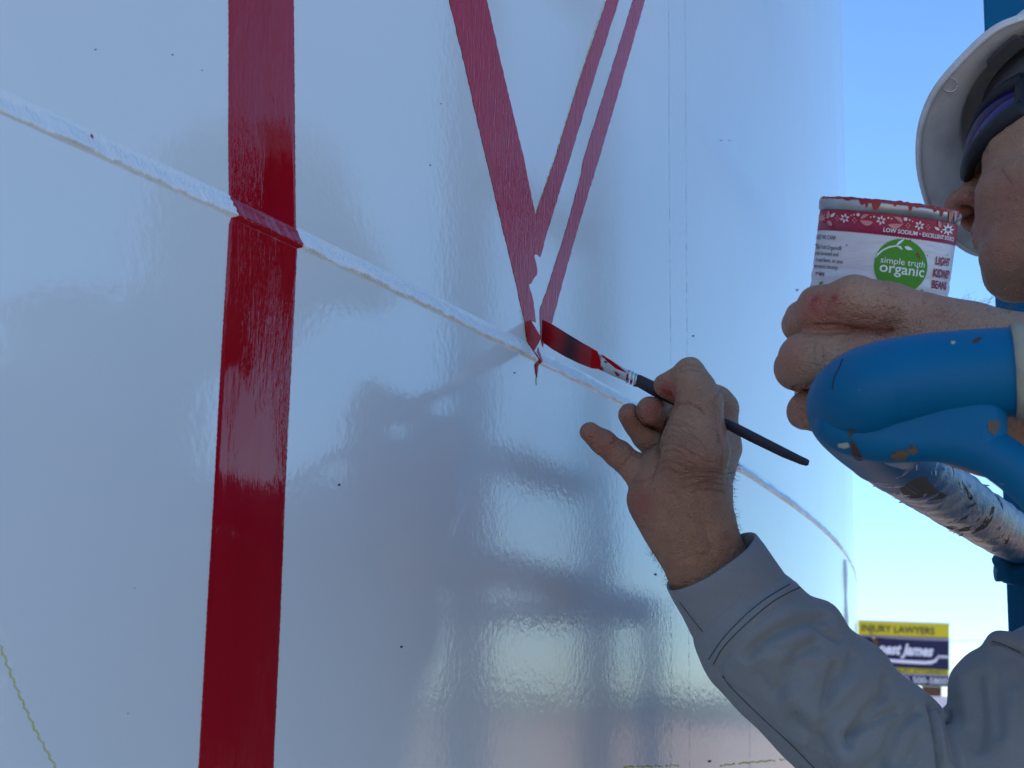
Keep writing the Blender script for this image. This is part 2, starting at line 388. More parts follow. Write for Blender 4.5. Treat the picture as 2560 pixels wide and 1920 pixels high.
def wall_line(name, pts, wpx, mat, wob=0, wobf=.25, dash=None, kind=None):
    V = []; Fc = []; k = 0; acc = 0
    P = []
    for a, b in zip(pts[:-1], pts[1:]):
        a = np.array(a, float); b = np.array(b, float); L = np.hypot(*(b-a)); m = max(1, int(L/3))
        for j in range(m): P.append(a+(b-a)*j/m)
    for i, q in enumerate(P[:-1]):
        d = unit(P[i+1]-q); nn = np.array([-d[1], d[0]])
        c0 = q+nn*wob*(math.sin(i*wobf*3)+.6*math.sin(i*wobf*7.3)); c1 = P[i+1]+nn*wob*(math.sin((i+1)*wobf*3)+.6*math.sin((i+1)*wobf*7.3))
        if dash and random.random() < dash: continue
        ww = wpx*random.uniform(.5, 1.2)
        for c in (c0-nn*ww/2, c0+nn*ww/2, c1+nn*ww/2, c1-nn*ww/2):
            t, z = wall_th(*c); V.append(wp(t, z, float(weld_off(t, z))+.00025))
        Fc.append((k, k+1, k+2, k+3)); k += 4
    o = mesh_obj(name, V, Fc, mat, tank)
    if dash: o['kind'] = 'stuff'
    return o
wall_line('crayon_line', [(-8, 1600), (4, 1625), (40, 1720), (90, 1830), (142, 1925)], 4.2, M['yellow'], 2.5, .22)
wall_line('pencil_line', [(1672, -5), (1673, 400), (1675, 653), (1677, 906), (1678, 1925)], 1.0, M['chalk'], dash=.5)
wall_line('pencil_line', [(1713, -5), (1715, 400), (1717, 737), (1724, 1910), (1724, 1925)], .9, M['chalk'], dash=.55)
wall_line('pencil_line', [(1874, 1700), (1875, 1925)], 1.0, M['chalk'], dash=.6)
wall_line('crayon_line', [(1560, 1917), (1640, 1915), (1700, 1913)], 4, M['yellow'], 1.2, .3, dash=.35)
wall_line('crayon_line', [(1800, 1914), (1850, 1908), (1900, 1904), (1965, 1898)], 4, M['yellow'], 1.2, .3, dash=.3)
wall_line('crayon_line', [(1341, 944), (1340, 958), (1339, 966)], 3.5, M['yellow'], 1, .3)
wall_line('crayon_line', [(1336, 540), (1350, 500), (1386, 396), (1448, 196), (1512, 0)], 1.5, M['yellow'], .5, .3, dash=.3)
wall_line('crayon_line', [(1300, 775), (1309, 815), (1316, 860)], 2, M['yellow'], .5, .3, dash=.2)
def spot(x, y, rx, ry, mat, name='paint_speck'):
    wall_poly(name, [(x+rx*math.cos(a), y+ry*math.sin(a)) for a in np.linspace(0, 2*math.pi, 9)[:-1]], mat, .0006, radial=False)
spot(227, 341, 3, 6, M['crim']); spot(847, 1212, 2.2, 3, M['speck']); spot(1003, 1617, 2.8, 3, M['speck']); spot(1639, 1436, 2.8, 3, M['speck'])
spot(1075, 413, 1.5, 1.5, M['speck']); spot(1286, 932, 1.5, 1.5, M['speck']); spot(1803, 351, 4, .9, M['bgreyspeck']); spot(1823, 351, 4, .9, M['bgreyspeck'])
spot(1993, 725, 3, 3, M['speck']); spot(1774, 1903, 4, 3, M['speck']); spot(238, 124, 1.5, 1.5, M['speck']); spot(1733, 840, 2, 2, M['speck']); spot(430, 137, 1.5, 1.5, M['speck'])
for i in range(4): spot(random.uniform(60, 2050), random.uniform(60, 1850), random.uniform(.6, 1.2), random.uniform(.6, 1.2), M['speck'])

# ------------------------------------------------------------------ SDF modelling
def vn3(P, f, seed=0):
    q = P*f+seed*13.7; i = np.floor(q).astype(np.int64); t = q-i; t = t*t*(3-2*t)
    def h(a, b, c):
        n = (a*73856093) ^ (b*19349663) ^ (c*83492791) ^ (seed*2654435); n = (n*1103515245+12345) & 0x7fffffff
        return n/float(0x7fffffff)
    r = 0
    for dx in (0, 1):
        for dy in (0, 1):
            for dz in (0, 1):
                wgt = (t[..., 0] if dx else 1-t[..., 0])*(t[..., 1] if dy else 1-t[..., 1])*(t[..., 2] if dz else 1-t[..., 2])
                r = r+wgt*h(i[..., 0]+dx, i[..., 1]+dy, i[..., 2]+dz)
    return r-.5
class Field:
    def __init__(s, k=.006): s.p = []; s.k = k
    def cap(s, a, b, ra, rb=None, k=None, op='add', sq=None):
        """tapered capsule; sq=(direction, ratio) flattens its section along direction"""
        a = np.array(a, float); b = np.array(b, float); rb = ra if rb is None else rb; R = max(ra, rb)
        if sq: sdir = unit(sq[0]); sr = sq[1]
        def fn(P):
            d = P-a; ba = b-a
            if sq:
                d = d+sdir*((d@sdir)*(1/sr-1))[..., None]; ba2 = ba+sdir*((ba@sdir)*(1/sr-1))
            else: ba2 = ba
            t = np.clip((d@ba2)/max(ba2@ba2, 1e-12), 0, 1)
            D = np.sqrt(((d-t[..., None]*ba2)**2).sum(-1))-(ra+(rb-ra)*t)
            return D*(min(1, sr) if sq else 1)
        s.p.append((fn, np.minimum(a, b)-R, np.maximum(a, b)+R, s.k if k is None else k, op)); return s
    def chain(s, pts, **kw):
        for (a, ra), (b, rb) in zip(pts[:-1], pts[1:]): s.cap(a, b, ra, rb, **kw)
        return s
    def ell(s, c, rad, Rm=None, k=None, op='add'):
        c = np.array(c, float); rad = np.array(rad, float); Rm = np.eye(3) if Rm is None else np.asarray(Rm)
        def fn(P):
            q = (P-c)@Rm; k0 = np.sqrt(((q/rad)**2).sum(-1)); k1 = np.sqrt(((q/rad**2)**2).sum(-1))
            return k0*(k0-1)/np.maximum(k1, 1e-9)
        R = rad.max(); s.p.append((fn, c-R, c+R, s.k if k is None else k, op)); return s
    def mesh(s, h, lo=None, hi=None, post=None):
        adds = [q for q in s.p if q[4] == 'add']
        if lo is None: lo = np.min([q[1] for q in adds], 0)-3*h-.004
        if hi is None: hi = np.max([q[2] for q in adds], 0)+3*h+.004
        lo = np.array(lo, float); hi = np.array(hi, float)
        n = np.ceil((hi-lo)/h).astype(int)+1; D = np.full(n, 1., np.float32)
        ax = [lo[i]+h*np.arange(n[i]) for i in range(3)]
        for fn, a, b, k, op in s.p:
            pad = k+3*h+.002
            i0 = np.clip(np.floor((a-pad-lo)/h).astype(int), 0, n); i1 = np.clip(np.ceil((b+pad-lo)/h).astype(int)+1, 0, n)
            if (i1 <= i0).any(): continue
            P = np.stack(np.meshgrid(*[ax[i][i0[i]:i1[i]] for i in range(3)], indexing='ij'), -1)
            sl = tuple(slice(i0[i], i1[i]) for i in range(3)); d = fn(P); o = D[sl]
            if op == 'add':
                hh = np.maximum(k-np.abs(o-d), 0)/max(k, 1e-9); D[sl] = np.minimum(o, d)-hh*hh*k/4
            else:
                d = -d; hh = np.maximum(k-np.abs(o-d), 0)/max(k, 1e-9); D[sl] = np.maximum(o, d)+hh*hh*k/4
        return snets(D, lo, h)
def snets(D, lo, h):
    D[0] = D[-1] = 1; D[:, 0] = D[:, -1] = 1; D[:, :, 0] = D[:, :, -1] = 1
    s = D < 0; c = [s[i:s.shape[0]-1+i, j:s.shape[1]-1+j, k:s.shape[2]-1+k] for i in (0, 1) for j in (0, 1) for k in (0, 1)]
    anyc = np.logical_or.reduce(c); allc = np.logical_and.reduce(c); act = anyc & ~allc
    I = np.stack(np.nonzero(act), 1); ids = -np.ones(act.shape, np.int64); ids[tuple(I.T)] = np.arange(len(I))
    cor = np.array([(i, j, k) for i in (0, 1) for j in (0, 1) for k in (0, 1)])
    val = np.stack([D[I[:, 0]+q[0], I[:, 1]+q[1], I[:, 2]+q[2]] for q in cor], 1)
    acc = np.zeros((len(I), 3)); cnt = np.zeros(len(I))
    for a in range(8):
        for b in range(a+1, 8):
            if abs(cor[a]-cor[b]).sum() != 1: continue
            va, vb = val[:, a], val[:, b]; m = (va < 0) != (vb < 0); t = np.where(m, va/np.where(m, va-vb, 1), 0)
            acc += m[:, None]*(cor[a]+(cor[b]-cor[a])*t[:, None]); cnt += m
    V = lo+h*(I+acc/cnt[:, None]); Q = []
    for ax in range(3):
        o = [(1, 2), (2, 0), (0, 1)][ax]
        A = [slice(1, -1)]*3; A[ax] = slice(0, -1); B = [slice(1, -1)]*3; B[ax] = slice(1, None)
        a = s[tuple(A)]; b = s[tuple(B)]; J = np.stack(np.nonzero(a != b), 1)
        inside = a[tuple(J.T)]; off = np.ones(3, int); off[ax] = 0; J = J+off
        def g(du, dv):
            q = J.copy(); q[:, o[0]] -= du; q[:, o[1]] -= dv; return ids[tuple(q.T)]
        q = np.stack([g(1, 1), g(0, 1), g(0, 0), g(1, 0)], 1); q[~inside] = q[~inside][:, ::-1]; Q.append(q)
    return V, np.concatenate(Q)
def vnormals(V, Q):
    n = np.cross(V[Q[:, 2]]-V[Q[:, 0]], V[Q[:, 3]]-V[Q[:, 1]]); N = np.zeros_like(V)
    for i in range(4): np.add.at(N, Q[:, i], n)
    return N/np.maximum(np.linalg.norm(N, axis=1), 1e-12)[:, None]
def smooth(V, Q, it=2, lam=.5):
    for _ in range(it):
        A = np.zeros_like(V); C = np.zeros(len(V))
        for i in range(4):
            j = (i+1) % 4; np.add.at(A, Q[:, i], V[Q[:, j]]); np.add.at(A, Q[:, j], V[Q[:, i]]); np.add.at(C, Q[:, i], 1); np.add.at(C, Q[:, j], 1)
        V = V+(A/np.maximum(C, 1)[:, None]-V)*lam
    return V
def pldist(XY, pts):
    best = np.full(len(XY), 1e9)
    for a, b in zip(pts[:-1], pts[1:]):
        a = np.array(a, float); b = np.array(b, float); ab = b-a; t = np.clip(((XY-a)@ab)/max(ab@ab, 1e-9), 0, 1)
        best = np.minimum(best, np.hypot(*(XY-(a+t[:, None]*ab)).T))
    return best
def carve(V, N, lines, mask=None):
    """lines: (pixel polyline, width px, depth m) - lines and folds read off the photograph, pressed into the real surface"""
    XY = project(V); front = ((V-CAM)*N).sum(1) < 0; dsp = np.zeros(len(V)); cr = np.zeros(len(V))
    for pts, wd, am in lines:
        g = np.exp(-(pldist(XY, pts)/wd)**2)*front; dsp -= g*am
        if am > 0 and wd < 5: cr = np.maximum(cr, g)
    return V+N*dsp[:, None], cr
def attr_f(o, name, arr):
    a = o.data.attributes.new(name, 'FLOAT', 'POINT'); a.data.foreach_set('value', np.asarray(arr, np.float32))

# ------------------------------------------------------------------ the painter
HR = np.array([[-.91914, -.34379, .19223], [.39361, -.78240, .48270], [-.01555, .51932, .85443]])
_u, _s, _v = np.linalg.svd(HR); HR = _u@_v
HO = np.array([.4464256580726461, 1.181859910265636, .40142451181482064+EYE])
def hl(x, y, z): return HO+HR@(np.array([x, y, z])/1000.)
def hdir(v): return HR@np.array(v, float)
person = root('person', (.72, 1.25, 4.06), 'painter in grey sweatshirt leaning to the tank, brush in one hand, tin in the other', 'person')

bodyV = []; bodyQ = []; bodyA = {'flush': [], 'crease_shade': [], 'paint': []}
def add_body(V, Q, cr=None, flush=None, paint=None):
    o = sum(len(v) for v in bodyV); bodyV.append(V); bodyQ.append(Q+o); z = np.zeros(len(V))
    for k, a in (('crease_shade', cr), ('flush', flush), ('paint', paint)): bodyA[k].append(z if a is None else a)
def blob(V, x, y, r):
    XY = project(V); return np.exp(-(((XY-np.array([x, y]))**2).sum(1))/r**2)

# --- right hand (brush)
f = Field(.005); Vw = unit(at(1720, 1100, 1.18)-CAM)
def A(x, y, d): return at(x, y, d)
WR = A(1714, 1290, 1.180)
f.cap(A(1800, 1485, 1.19), WR, .0305, .0290, k=.01, sq=(Vw, .78))                       # forearm end
f.cap(WR, A(1712, 1215, 1.180), .0295, .031, k=.012, sq=(Vw, .72))
# palm
f.cap(A(1636, 1245, 1.186), A(1636, 1195, 1.192), .0185, .0165, k=.012)              # hypothenar
f.cap(A(1690, 1220, 1.19), A(1690, 1170, 1.200), .021, .018, k=.014)
f.cap(A(1736, 1215, 1.19), A(1765, 1120, 1.208), .0205, .018, k=.012)
f.cap(A(1757, 1225, 1.195), A(1808, 1125, 1.216), .0175, .0135, k=.012)
f.cap(A(1730, 1180, 1.195), A(1700, 1130, 1.215), .018, .013, k=.012)
# thumb
f.chain([(A(1738, 1225, 1.170), .0185), (A(1738, 1120, 1.158), .0215), (A(1748, 1010, 1.156), .0160)], k=.012)
f.chain([(A(1746, 1010, 1.156), .0150), (A(1737, 968, 1.156), .0125), (A(1724, 935, 1.159), .0108)], k=.006)
f.chain([(A(1722, 936, 1.160), .0104), (A(1688, 957, 1.168), .0092), (A(1664, 964, 1.175), .0080)], k=.005)
f.cap(A(1694, 985, 1.176), A(1668, 966, 1.176), .0065, .0062, k=.006)
# index behind the brush
f.chain([(A(1808, 1110, 1.218), .0125), (A(1806, 1020, 1.228), .0108), (A(1792, 1000, 1.226), .0102)], k=.006)
f.chain([(A(1795, 1000, 1.226), .0100), (A(1740, 968, 1.216), .0088), (A(1690, 975, 1.208), .0078)], k=.004)
# middle
f.chain([(A(1755, 1130, 1.214), .0120), (A(1705, 1060, 1.236), .0110)], k=.006)
f.chain([(A(1705, 1060, 1.236), .0105), (A(1664, 1040, 1.214), .0104), (A(1627, 1025, 1.186), .0102)], k=.0015)
f.cap(A(1648, 1072, 1.226), A(1710, 1125, 1.226), .0125, .013, k=.002)
# ring
f.chain([(A(1695, 1170, 1.208), .0120), (A(1646, 1124, 1.217), .0104)], k=.004)
f.chain([(A(1646, 1124, 1.216), .0100), (A(1610, 1092, 1.212), .0092), (A(1574, 1038, 1.206), .0086)], k=.0015)
# little finger
f.chain([(A(1640, 1210, 1.192), .0140), (A(1598, 1180, 1.192), .0112), (A(1545, 1135, 1.190), .0092), (A(1508, 1106, 1.187), .0084), (A(1475, 1080, 1.184), .0072)], k=.004)
V, Q = f.mesh(.00085); V = smooth(V, Q, 2, .4); N = vnormals(V, Q)
LR = [([(1645, 1160), (1665, 1150), (1690, 1160), (1720, 1175)], 3, .0006), ([(1655, 1100), (1680, 1092), (1705, 1100)], 3, .0005),
      ([(1650, 1115), (1680, 1108), (1715, 1122), (1740, 1140)], 3, .0006), ([(1690, 1011), (1720, 1008), (1745, 1020), (1760, 1035)], 3, .0008),
      ([(1694, 922), (1715, 912), (1738, 912), (1752, 920)], 2.5, .0005), ([(1700, 930), (1725, 922), (1748, 928)], 2.5, .0004),
      ([(1700, 1190), (1740, 1180), (1790, 1182), (1815, 1190)], 3, .0007), ([(1720, 1200), (1760, 1194), (1805, 1200)], 2.5, .0006),
      ([(1735, 1212), (1770, 1208), (1810, 1213)], 2.5, .0005), ([(1750, 1226), (1780, 1222), (1812, 1232)], 2.5, .0004),
      ([(1640, 1180), (1615, 1200), (1580, 1205)], 4, .0006), ([(1660, 1130), (1685, 1126), (1712, 1138)], 2.5, .0004),
      ([(1770, 1185), (1778, 1205), (1784, 1230)], 2.5, .0005), ([(1800, 1090), (1808, 1130), (1800, 1170)], 3, .0004),
      ([(1686, 1240), (1700, 1300), (1728, 1390)], 10, .0016), ([(1745, 1225), (1760, 1300), (1780, 1370)], 10, .0018), ([(1716, 1235), (1730, 1300), (1752, 1375)], 9, -.0016), ([(1650, 1290), (1680, 1370), (1710, 1450)], 9, -.0009),
      ([(1590, 1000), (1593, 1036), (1610, 1060), (1640, 1072), (1662, 1086)], 3.2, .0022), ([(1690, 1010), (1672, 1040), (1660, 1080), (1644, 1130), (1637, 1170)], 4.2, .0026), ([(1632, 1172), (1625, 1200), (1612, 1225)], 6, .0012),
      ([(1785, 1010), (1797, 1060), (1800, 1110)], 5, .0015),
      ([(1590, 1225), (1600, 1260), (1612, 1300)], 14, .0006), ([(1600, 1145), (1612, 1128), (1640, 1110)], 3, .0006), ([(1785, 1000), (1795, 985), (1800, 978)], 3, .0007),
      ([(1525, 1112), (1540, 1100)], 3, .0004), ([(1556, 1165), (1580, 1135)], 3, .0004)]
for _k in range(22):
    x0 = random.uniform(1652, 1725); y0 = 1050+_k*6.5+random.uniform(-3, 3); L_ = random.uniform(25, 75)
    LR.append(([(x0, y0), (x0+L_*.35, y0+L_*random.uniform(.0, .12)), (x0+L_*.7, y0+L_*random.uniform(.15, .32)), (x0+L_, y0+L_*random.uniform(.3, .55))], 2.2, random.uniform(.0002, .0005)))
for _k in range(12):
    x0 = random.uniform(1705, 1760); y0 = 1172+_k*5.5+random.uniform(-2, 2); L_ = random.uniform(30, 85)
    LR.append(([(x0, y0), (x0+L_*.5, y0+random.uniform(-7, 2)), (x0+L_, y0+random.uniform(-4, 8))], 2.1, random.uniform(.0002, .0005)))
V, cr = carve(V, N, LR); V = V+N*(vn3(V, 70, 3)*.0012+vn3(V, 160, 4)*.0005)[:, None]
fl = np.clip(.75*blob(V, 1600, 1255, 45)+.8*blob(V, 1632, 1024, 30)+.5*blob(V, 1475, 1080, 40)+.9*blob(V, 1665, 972, 26)+.5*blob(V, 1575, 1045, 40)+.45*blob(V, 1520, 1120, 60)+.4*blob(V, 1830, 1030, 35), 0, .8)
pt = np.clip(.9*blob(V, 1678, 988, 16)+.7*blob(V, 1660, 975, 10), 0, 1)
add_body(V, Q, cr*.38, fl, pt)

# --- left hand (can)
g = Field(.006); V2 = unit(at(2200, 850, .9)-CAM)
# back of hand and wrist
g.chain([(A(2300, 830, .872), .0185), (A(2450, 905, .868), .0225)], k=.015)
g.chain([(A(2300, 930, .866), .0190), (A(2450, 960, .862), .0240)], k=.015)
g.chain([(A(2310, 1040, .872), .0170), (A(2450, 1040, .868), .0230)], k=.015)
g.cap(A(2330, 860, .875), A(2400, 880, .872), .020, .022, k=.012)
g.chain([(A(2440, 975, .868), .0360), (A(2620, 1010, .86), .0375), (A(2900, 1040, .85), .043)], k=.02, sq=(V2, .78))
# index
g.chain([(A(2290, 800, .872), .0150), (A(2215, 768, .866), .0134), (A(2130, 755, .864), .0132), (A(2052, 776, .874), .0122)], k=.003)
g.chain([(A(2050, 778, .876), .0126), (A(2016, 800, .894), .0108), (A(2004, 812, .915), .0098), (A(2030, 815, .945), .008)], k=.005)
g.cap(A(2105, 830, .889), A(2250, 835, .886), .009, .011, k=.002)
# middle
g.chain([(A(2300, 900, .868), .0160), (A(2140, 890, .866), .0134), (A(2016, 900, .872), .0138)], k=.0022)
g.chain([(A(2016, 898, .872), .0138), (A(1990, 920, .892), .0110), (A(1996, 930, .93), .0100), (A(2040, 930, .955), .008)], k=.004)
# ring
g.chain([(A(2300, 1010, .870), .0150), (A(2150, 1018, .874), .0122), (A(2036, 1026, .892), .0108)], k=.002)
g.chain([(A(2036, 1026, .892), .0108), (A(2014, 1027, .912), .0098), (A(2014, 1030, .94), .0094), (A(2050, 1030, .96), .008)], k=.003)
# little
g.chain([(A(2300, 1080, .88), .0125), (A(2200, 1075, .890), .0105), (A(2150, 1070, .905), .0095), (A(2140, 1070, .935), .009)], k=.004)
# thumb behind the can
g.chain([(A(2400, 900, .885), .019), (A(2400, 830, .925), .015), (A(2360, 800, .965), .0115), (A(2300, 790, .99), .010)], k=.01)
V, Q = g.mesh(.00105, hi=np.maximum(A(2660, 700, .93), A(2660, 1400, .93))*np.array([1, 0, 0])+np.array([0, 1.06, EYE+.5]))
V = smooth(V, Q, 2, .4); N = vnormals(V, Q)
LL = [([(2055, 862), (2060, 880), (2058, 905)], 2.5, .0005), ([(2040, 855), (2035, 880), (2040, 910)], 2.5, .0004), ([(2052, 735), (2050, 760)], 3, .0003),
      ([(2205, 812), (2215, 790), (2235, 768)], 4, .0007), ([(2215, 822), (2230, 800), (2250, 775)], 3, .0005), ([(2040, 814), (2105, 814), (2155, 827), (2212, 832), (2228, 826)], 3.6, .0018), ([(1985, 972), (2040, 965), (2140, 958)], 7, .002),
      ([(2240, 740), (2330, 790), (2420, 830)], 16, .0006), ([(2260, 860), (2350, 840), (2440, 850)], 14, -.0007), ([(2120, 790), (2180, 800)], 14, .0006)]
V, cr = carve(V, N, LL); V = V+N*(vn3(V, 70, 5)*.0012+vn3(V, 170, 6)*.0005)[:, None]
fl = np.clip(.8*blob(V, 2060, 760, 55)+.6*blob(V, 2150, 820, 50)+.5*blob(V, 1975, 900, 45)+.35*blob(V, 2350, 790, 60)+.6*blob(V, 2430, 1170, 60)+.4*blob(V, 1985, 1030, 40)+.5*blob(V, 2020, 800, 40), 0, .8)
pt = np.clip(.95*blob(V, 2086, 746, 9)+.8*blob(V, 2038, 748, 10)+.6*blob(V, 2032, 765, 12)+.6*blob(V, 2215, 828, 20), 0, 1)
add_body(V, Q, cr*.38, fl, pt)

# --- head, in head space (mm -> m)
hd = Field(.012)
def hp(x, y, z): return np.array([x, y, z])/1000.
hd.ell(hp(-8, 0, 38), hp(98, 76, 86), k=.02)
hd.ell(hp(42, 0, -22), hp(54, 62, 76), k=.02)
for sgn in (-1, 1):
    hd.cap(hp(2, 57*sgn, -58), hp(72, 18*sgn, -98), .016, .016, k=.022)
    hd.cap(hp(70, 40*sgn, -20), hp(40, 56*sgn, -18), .020, .020, k=.02)
    hd.cap(hp(76, 30*sgn, -60), hp(50, 44*sgn, -70), .020, .020, k=.022)
hd.cap(hp(80, -7, -101), hp(80, 7, -101), .0165, k=.016)
hd.ell(hp(30, 0, -80), hp(54, 46, 30), k=.02)
hd.cap(hp(86, -32, 20), hp(86, 32, 20), .013, k=.014)
hd.ell(hp(80, 0, -66), hp(21, 27, 24), k=.014)
hd.cap(hp(95, 0, 6), hp(112, 0, -28), .0075, .0095, k=.010)
hd.ell(hp(114, 0, -32), hp(11.5, 12, 10.5), k=.006)
for sgn in (-1, 1):
    hd.ell(hp(104, 13.5*sgn, -37), hp(11, 7.5, 8.5), k=.005)
hd.cap(hp(96, -3, -47), hp(96, 3, -47), .006, k=.008)
for sgn in (-1, 1):
    hd.cap(hp(113, 6.2*sgn, -47), hp(101, 8.5*sgn, -33), .0042, .0034, k=.003, op='sub')
    hd.cap(hp(100, 20*sgn, -38), hp(84, 32*sgn, -70), .0028, k=.006, op='sub')
    hd.cap(hp(98, 0, -62), hp(88, 20*sgn, -66), .0058, .003, k=.006)
    hd.cap(hp(95, 0, -73), hp(86, 18*sgn, -70), .0068, .003, k=.006)
    hd.cap(hp(103, 0, -67.5), hp(84, 25*sgn, -68.5), .0017, .0012, k=.002, op='sub')
    hd.ell(hp(84, 32*sgn, 2), hp(10, 17, 12), k=.010, op='sub')
    hd.ell(hp(-8, 78*sgn, -6), hp(17, 8, 31), k=.006); hd.ell(hp(-2, 85*sgn, -4), hp(9, 5, 20), k=.004, op='sub')
hd.cap(hp(-15, 0, -50), hp(-75, 0, -165), .058, .062, k=.02)
V, Q = hd.mesh(.0016); V = smooth(V, Q, 2, .4); N = vnormals(V, Q)
V = V+N*(vn3(V, 45, 8)*.0020+vn3(V, 140, 9)*.0009+vn3(V, 320, 10)*.0005)[:, None]
V = (HR@V.T).T+HO; N = (HR@N.T).T
LH = [([(2505, 425), (2515, 440), (2530, 460)], 3, .0006), ([(2480, 560), (2462, 600), (2466, 640)], 7, .0012), ([(2475, 500), (2500, 540), (2490, 590)], 8, .0007)]
V, cr = carve(V, N, LH)
fl = np.clip(.8*blob(V, 2400, 520, 50)+.45*blob(V, 2500, 620, 80)+.5*blob(V, 2540, 480, 80)+.4*blob(V, 2440, 580, 30), 0, .75)
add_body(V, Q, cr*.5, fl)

# --- rest of the body, inside the clothes, coarse
bd = Field(.03)
SHR = np.array([.600, 1.42, EYE+.155]); SHL = np.array([.630, 1.03, EYE+.175]); ELR = A(2345, 1990, 1.235); ELL = np.array([.545, .83, EYE+.07])
WL = A(2620, 1010, .86)
NECK = HO+HR@np.array([-.06, 0, -.14]); CH = np.array([.76, 1.24, EYE-.02]); HIP = np.array([.86, 1.25, EYE-.42])
def rest(bd, t=0., arm=True):
    bd.cap(NECK, CH+np.array([0, 0, .10]), .055+t, .06+t)
    bd.cap(SHR, CH, .06+t, .12+t); bd.cap(SHL, CH, .06+t, .12+t); bd.cap(CH, HIP, .125+t, .135+t)
    if arm: bd.cap(SHR, ELR, .052+t, .042+t)
    bd.cap(SHL, ELL, .052+t, .044+t)
rest(bd)
bd.cap(ELR, A(1815, 1500, 1.19), .036, .024); bd.cap(ELL, A(2620, 1010, .86), .042, .034)
for sy in (-.1, .1):
    kn = np.array([.78, 1.25+sy*1.5, EYE-.66]); ft = np.array([.86, 1.25+sy*1.6, 4.12])
    bd.cap(HIP+np.array([0, sy, 0]), kn, .085, .058); bd.cap(kn, ft, .055, .04); bd.cap(ft, ft+np.array([-.12, 0, -.02]), .04, .035)
V, Q = bd.mesh(.011); add_body(V, Q)
V = np.concatenate(bodyV); Q = np.concatenate(bodyQ)
body = mesh_obj('body', V, Q, M['skin'], person)
for k in bodyA: attr_f(body, k, np.concatenate(bodyA[k]))

# --- sweatshirt: sleeve in detail, torso coarser, one continuous knit
sl = Field(.014)
CU = [(A(1778, 1405, 1.176), .0365), (A(1826, 1480, 1.180), .0385), (A(1872, 1557, 1.184), .0405)]
SLV = [(A(1872, 1557, 1.184), .0412), (A(1905, 1600, 1.186), .0440), (A(1978, 1668, 1.190), .0465), (A(2070, 1752, 1.196), .0490), (A(2190, 1880, 1.205), .0530), (A(2320, 2010, 1.215), .058)]
sl.chain(SLV, k=.008)
sl.cap(A(2052, 1556, 1.180), A(1930, 1580, 1.156), .0150, .011, k=.007)                  # bulge behind the cuff
sl.cap(A(2072, 1580, 1.185), A(1960, 1650, 1.152), .0115, .011, k=.007)
sl.cap(A(2150, 1672, 1.192), A(2010, 1760, 1.150), .0180, .012, k=.008)
sl.cap(A(2266, 1792, 1.195), A(2110, 1880, 1.150), .0175, .013, k=.008)
sl.cap(A(2205, 1730, 1.2), A(2100, 1830, 1.152), .0125, .011, k=.007)
sl.cap(A(2302, 1812, 1.205), A(2220, 1960, 1.155), .0165, .014, k=.008)
# upper arm, chest
sl.chain([(A(2400, 2090, 1.22), .062), (A(2545, 1900, 1.238), .058), (A(2632, 1756, 1.27), .058), (A(2830, 1640, 1.33), .062), (SHR+np.array([.02, 0, -.03]), .068)], k=.01)
sl.cap(A(2484, 1738, 1.235), A(2530, 1900, 1.215), .0345, .045, k=.012)
sl.cap(A(2500, 1695, 1.24), A(2560, 1680, 1.25), .022, .030, k=.014)
sl.cap(A(2620, 1640, 1.23), A(2500, 1618, 1.235), .016, .0125, k=.006)                    # armhole fold
rest(sl, .022, False)
sl.chain([(ELL, .062), (A(2900, 1040, .85), .058)], k=.02)
lo = np.array([.13, .80, EYE-.30]); hi = np.array([.50, 1.50, EYE+.26])
V, Q = sl.mesh(.0021, lo=lo, hi=np.array([.44, 1.42, EYE+.12]))
V = smooth(V, Q, 3, .5); N = vnormals(V, Q)
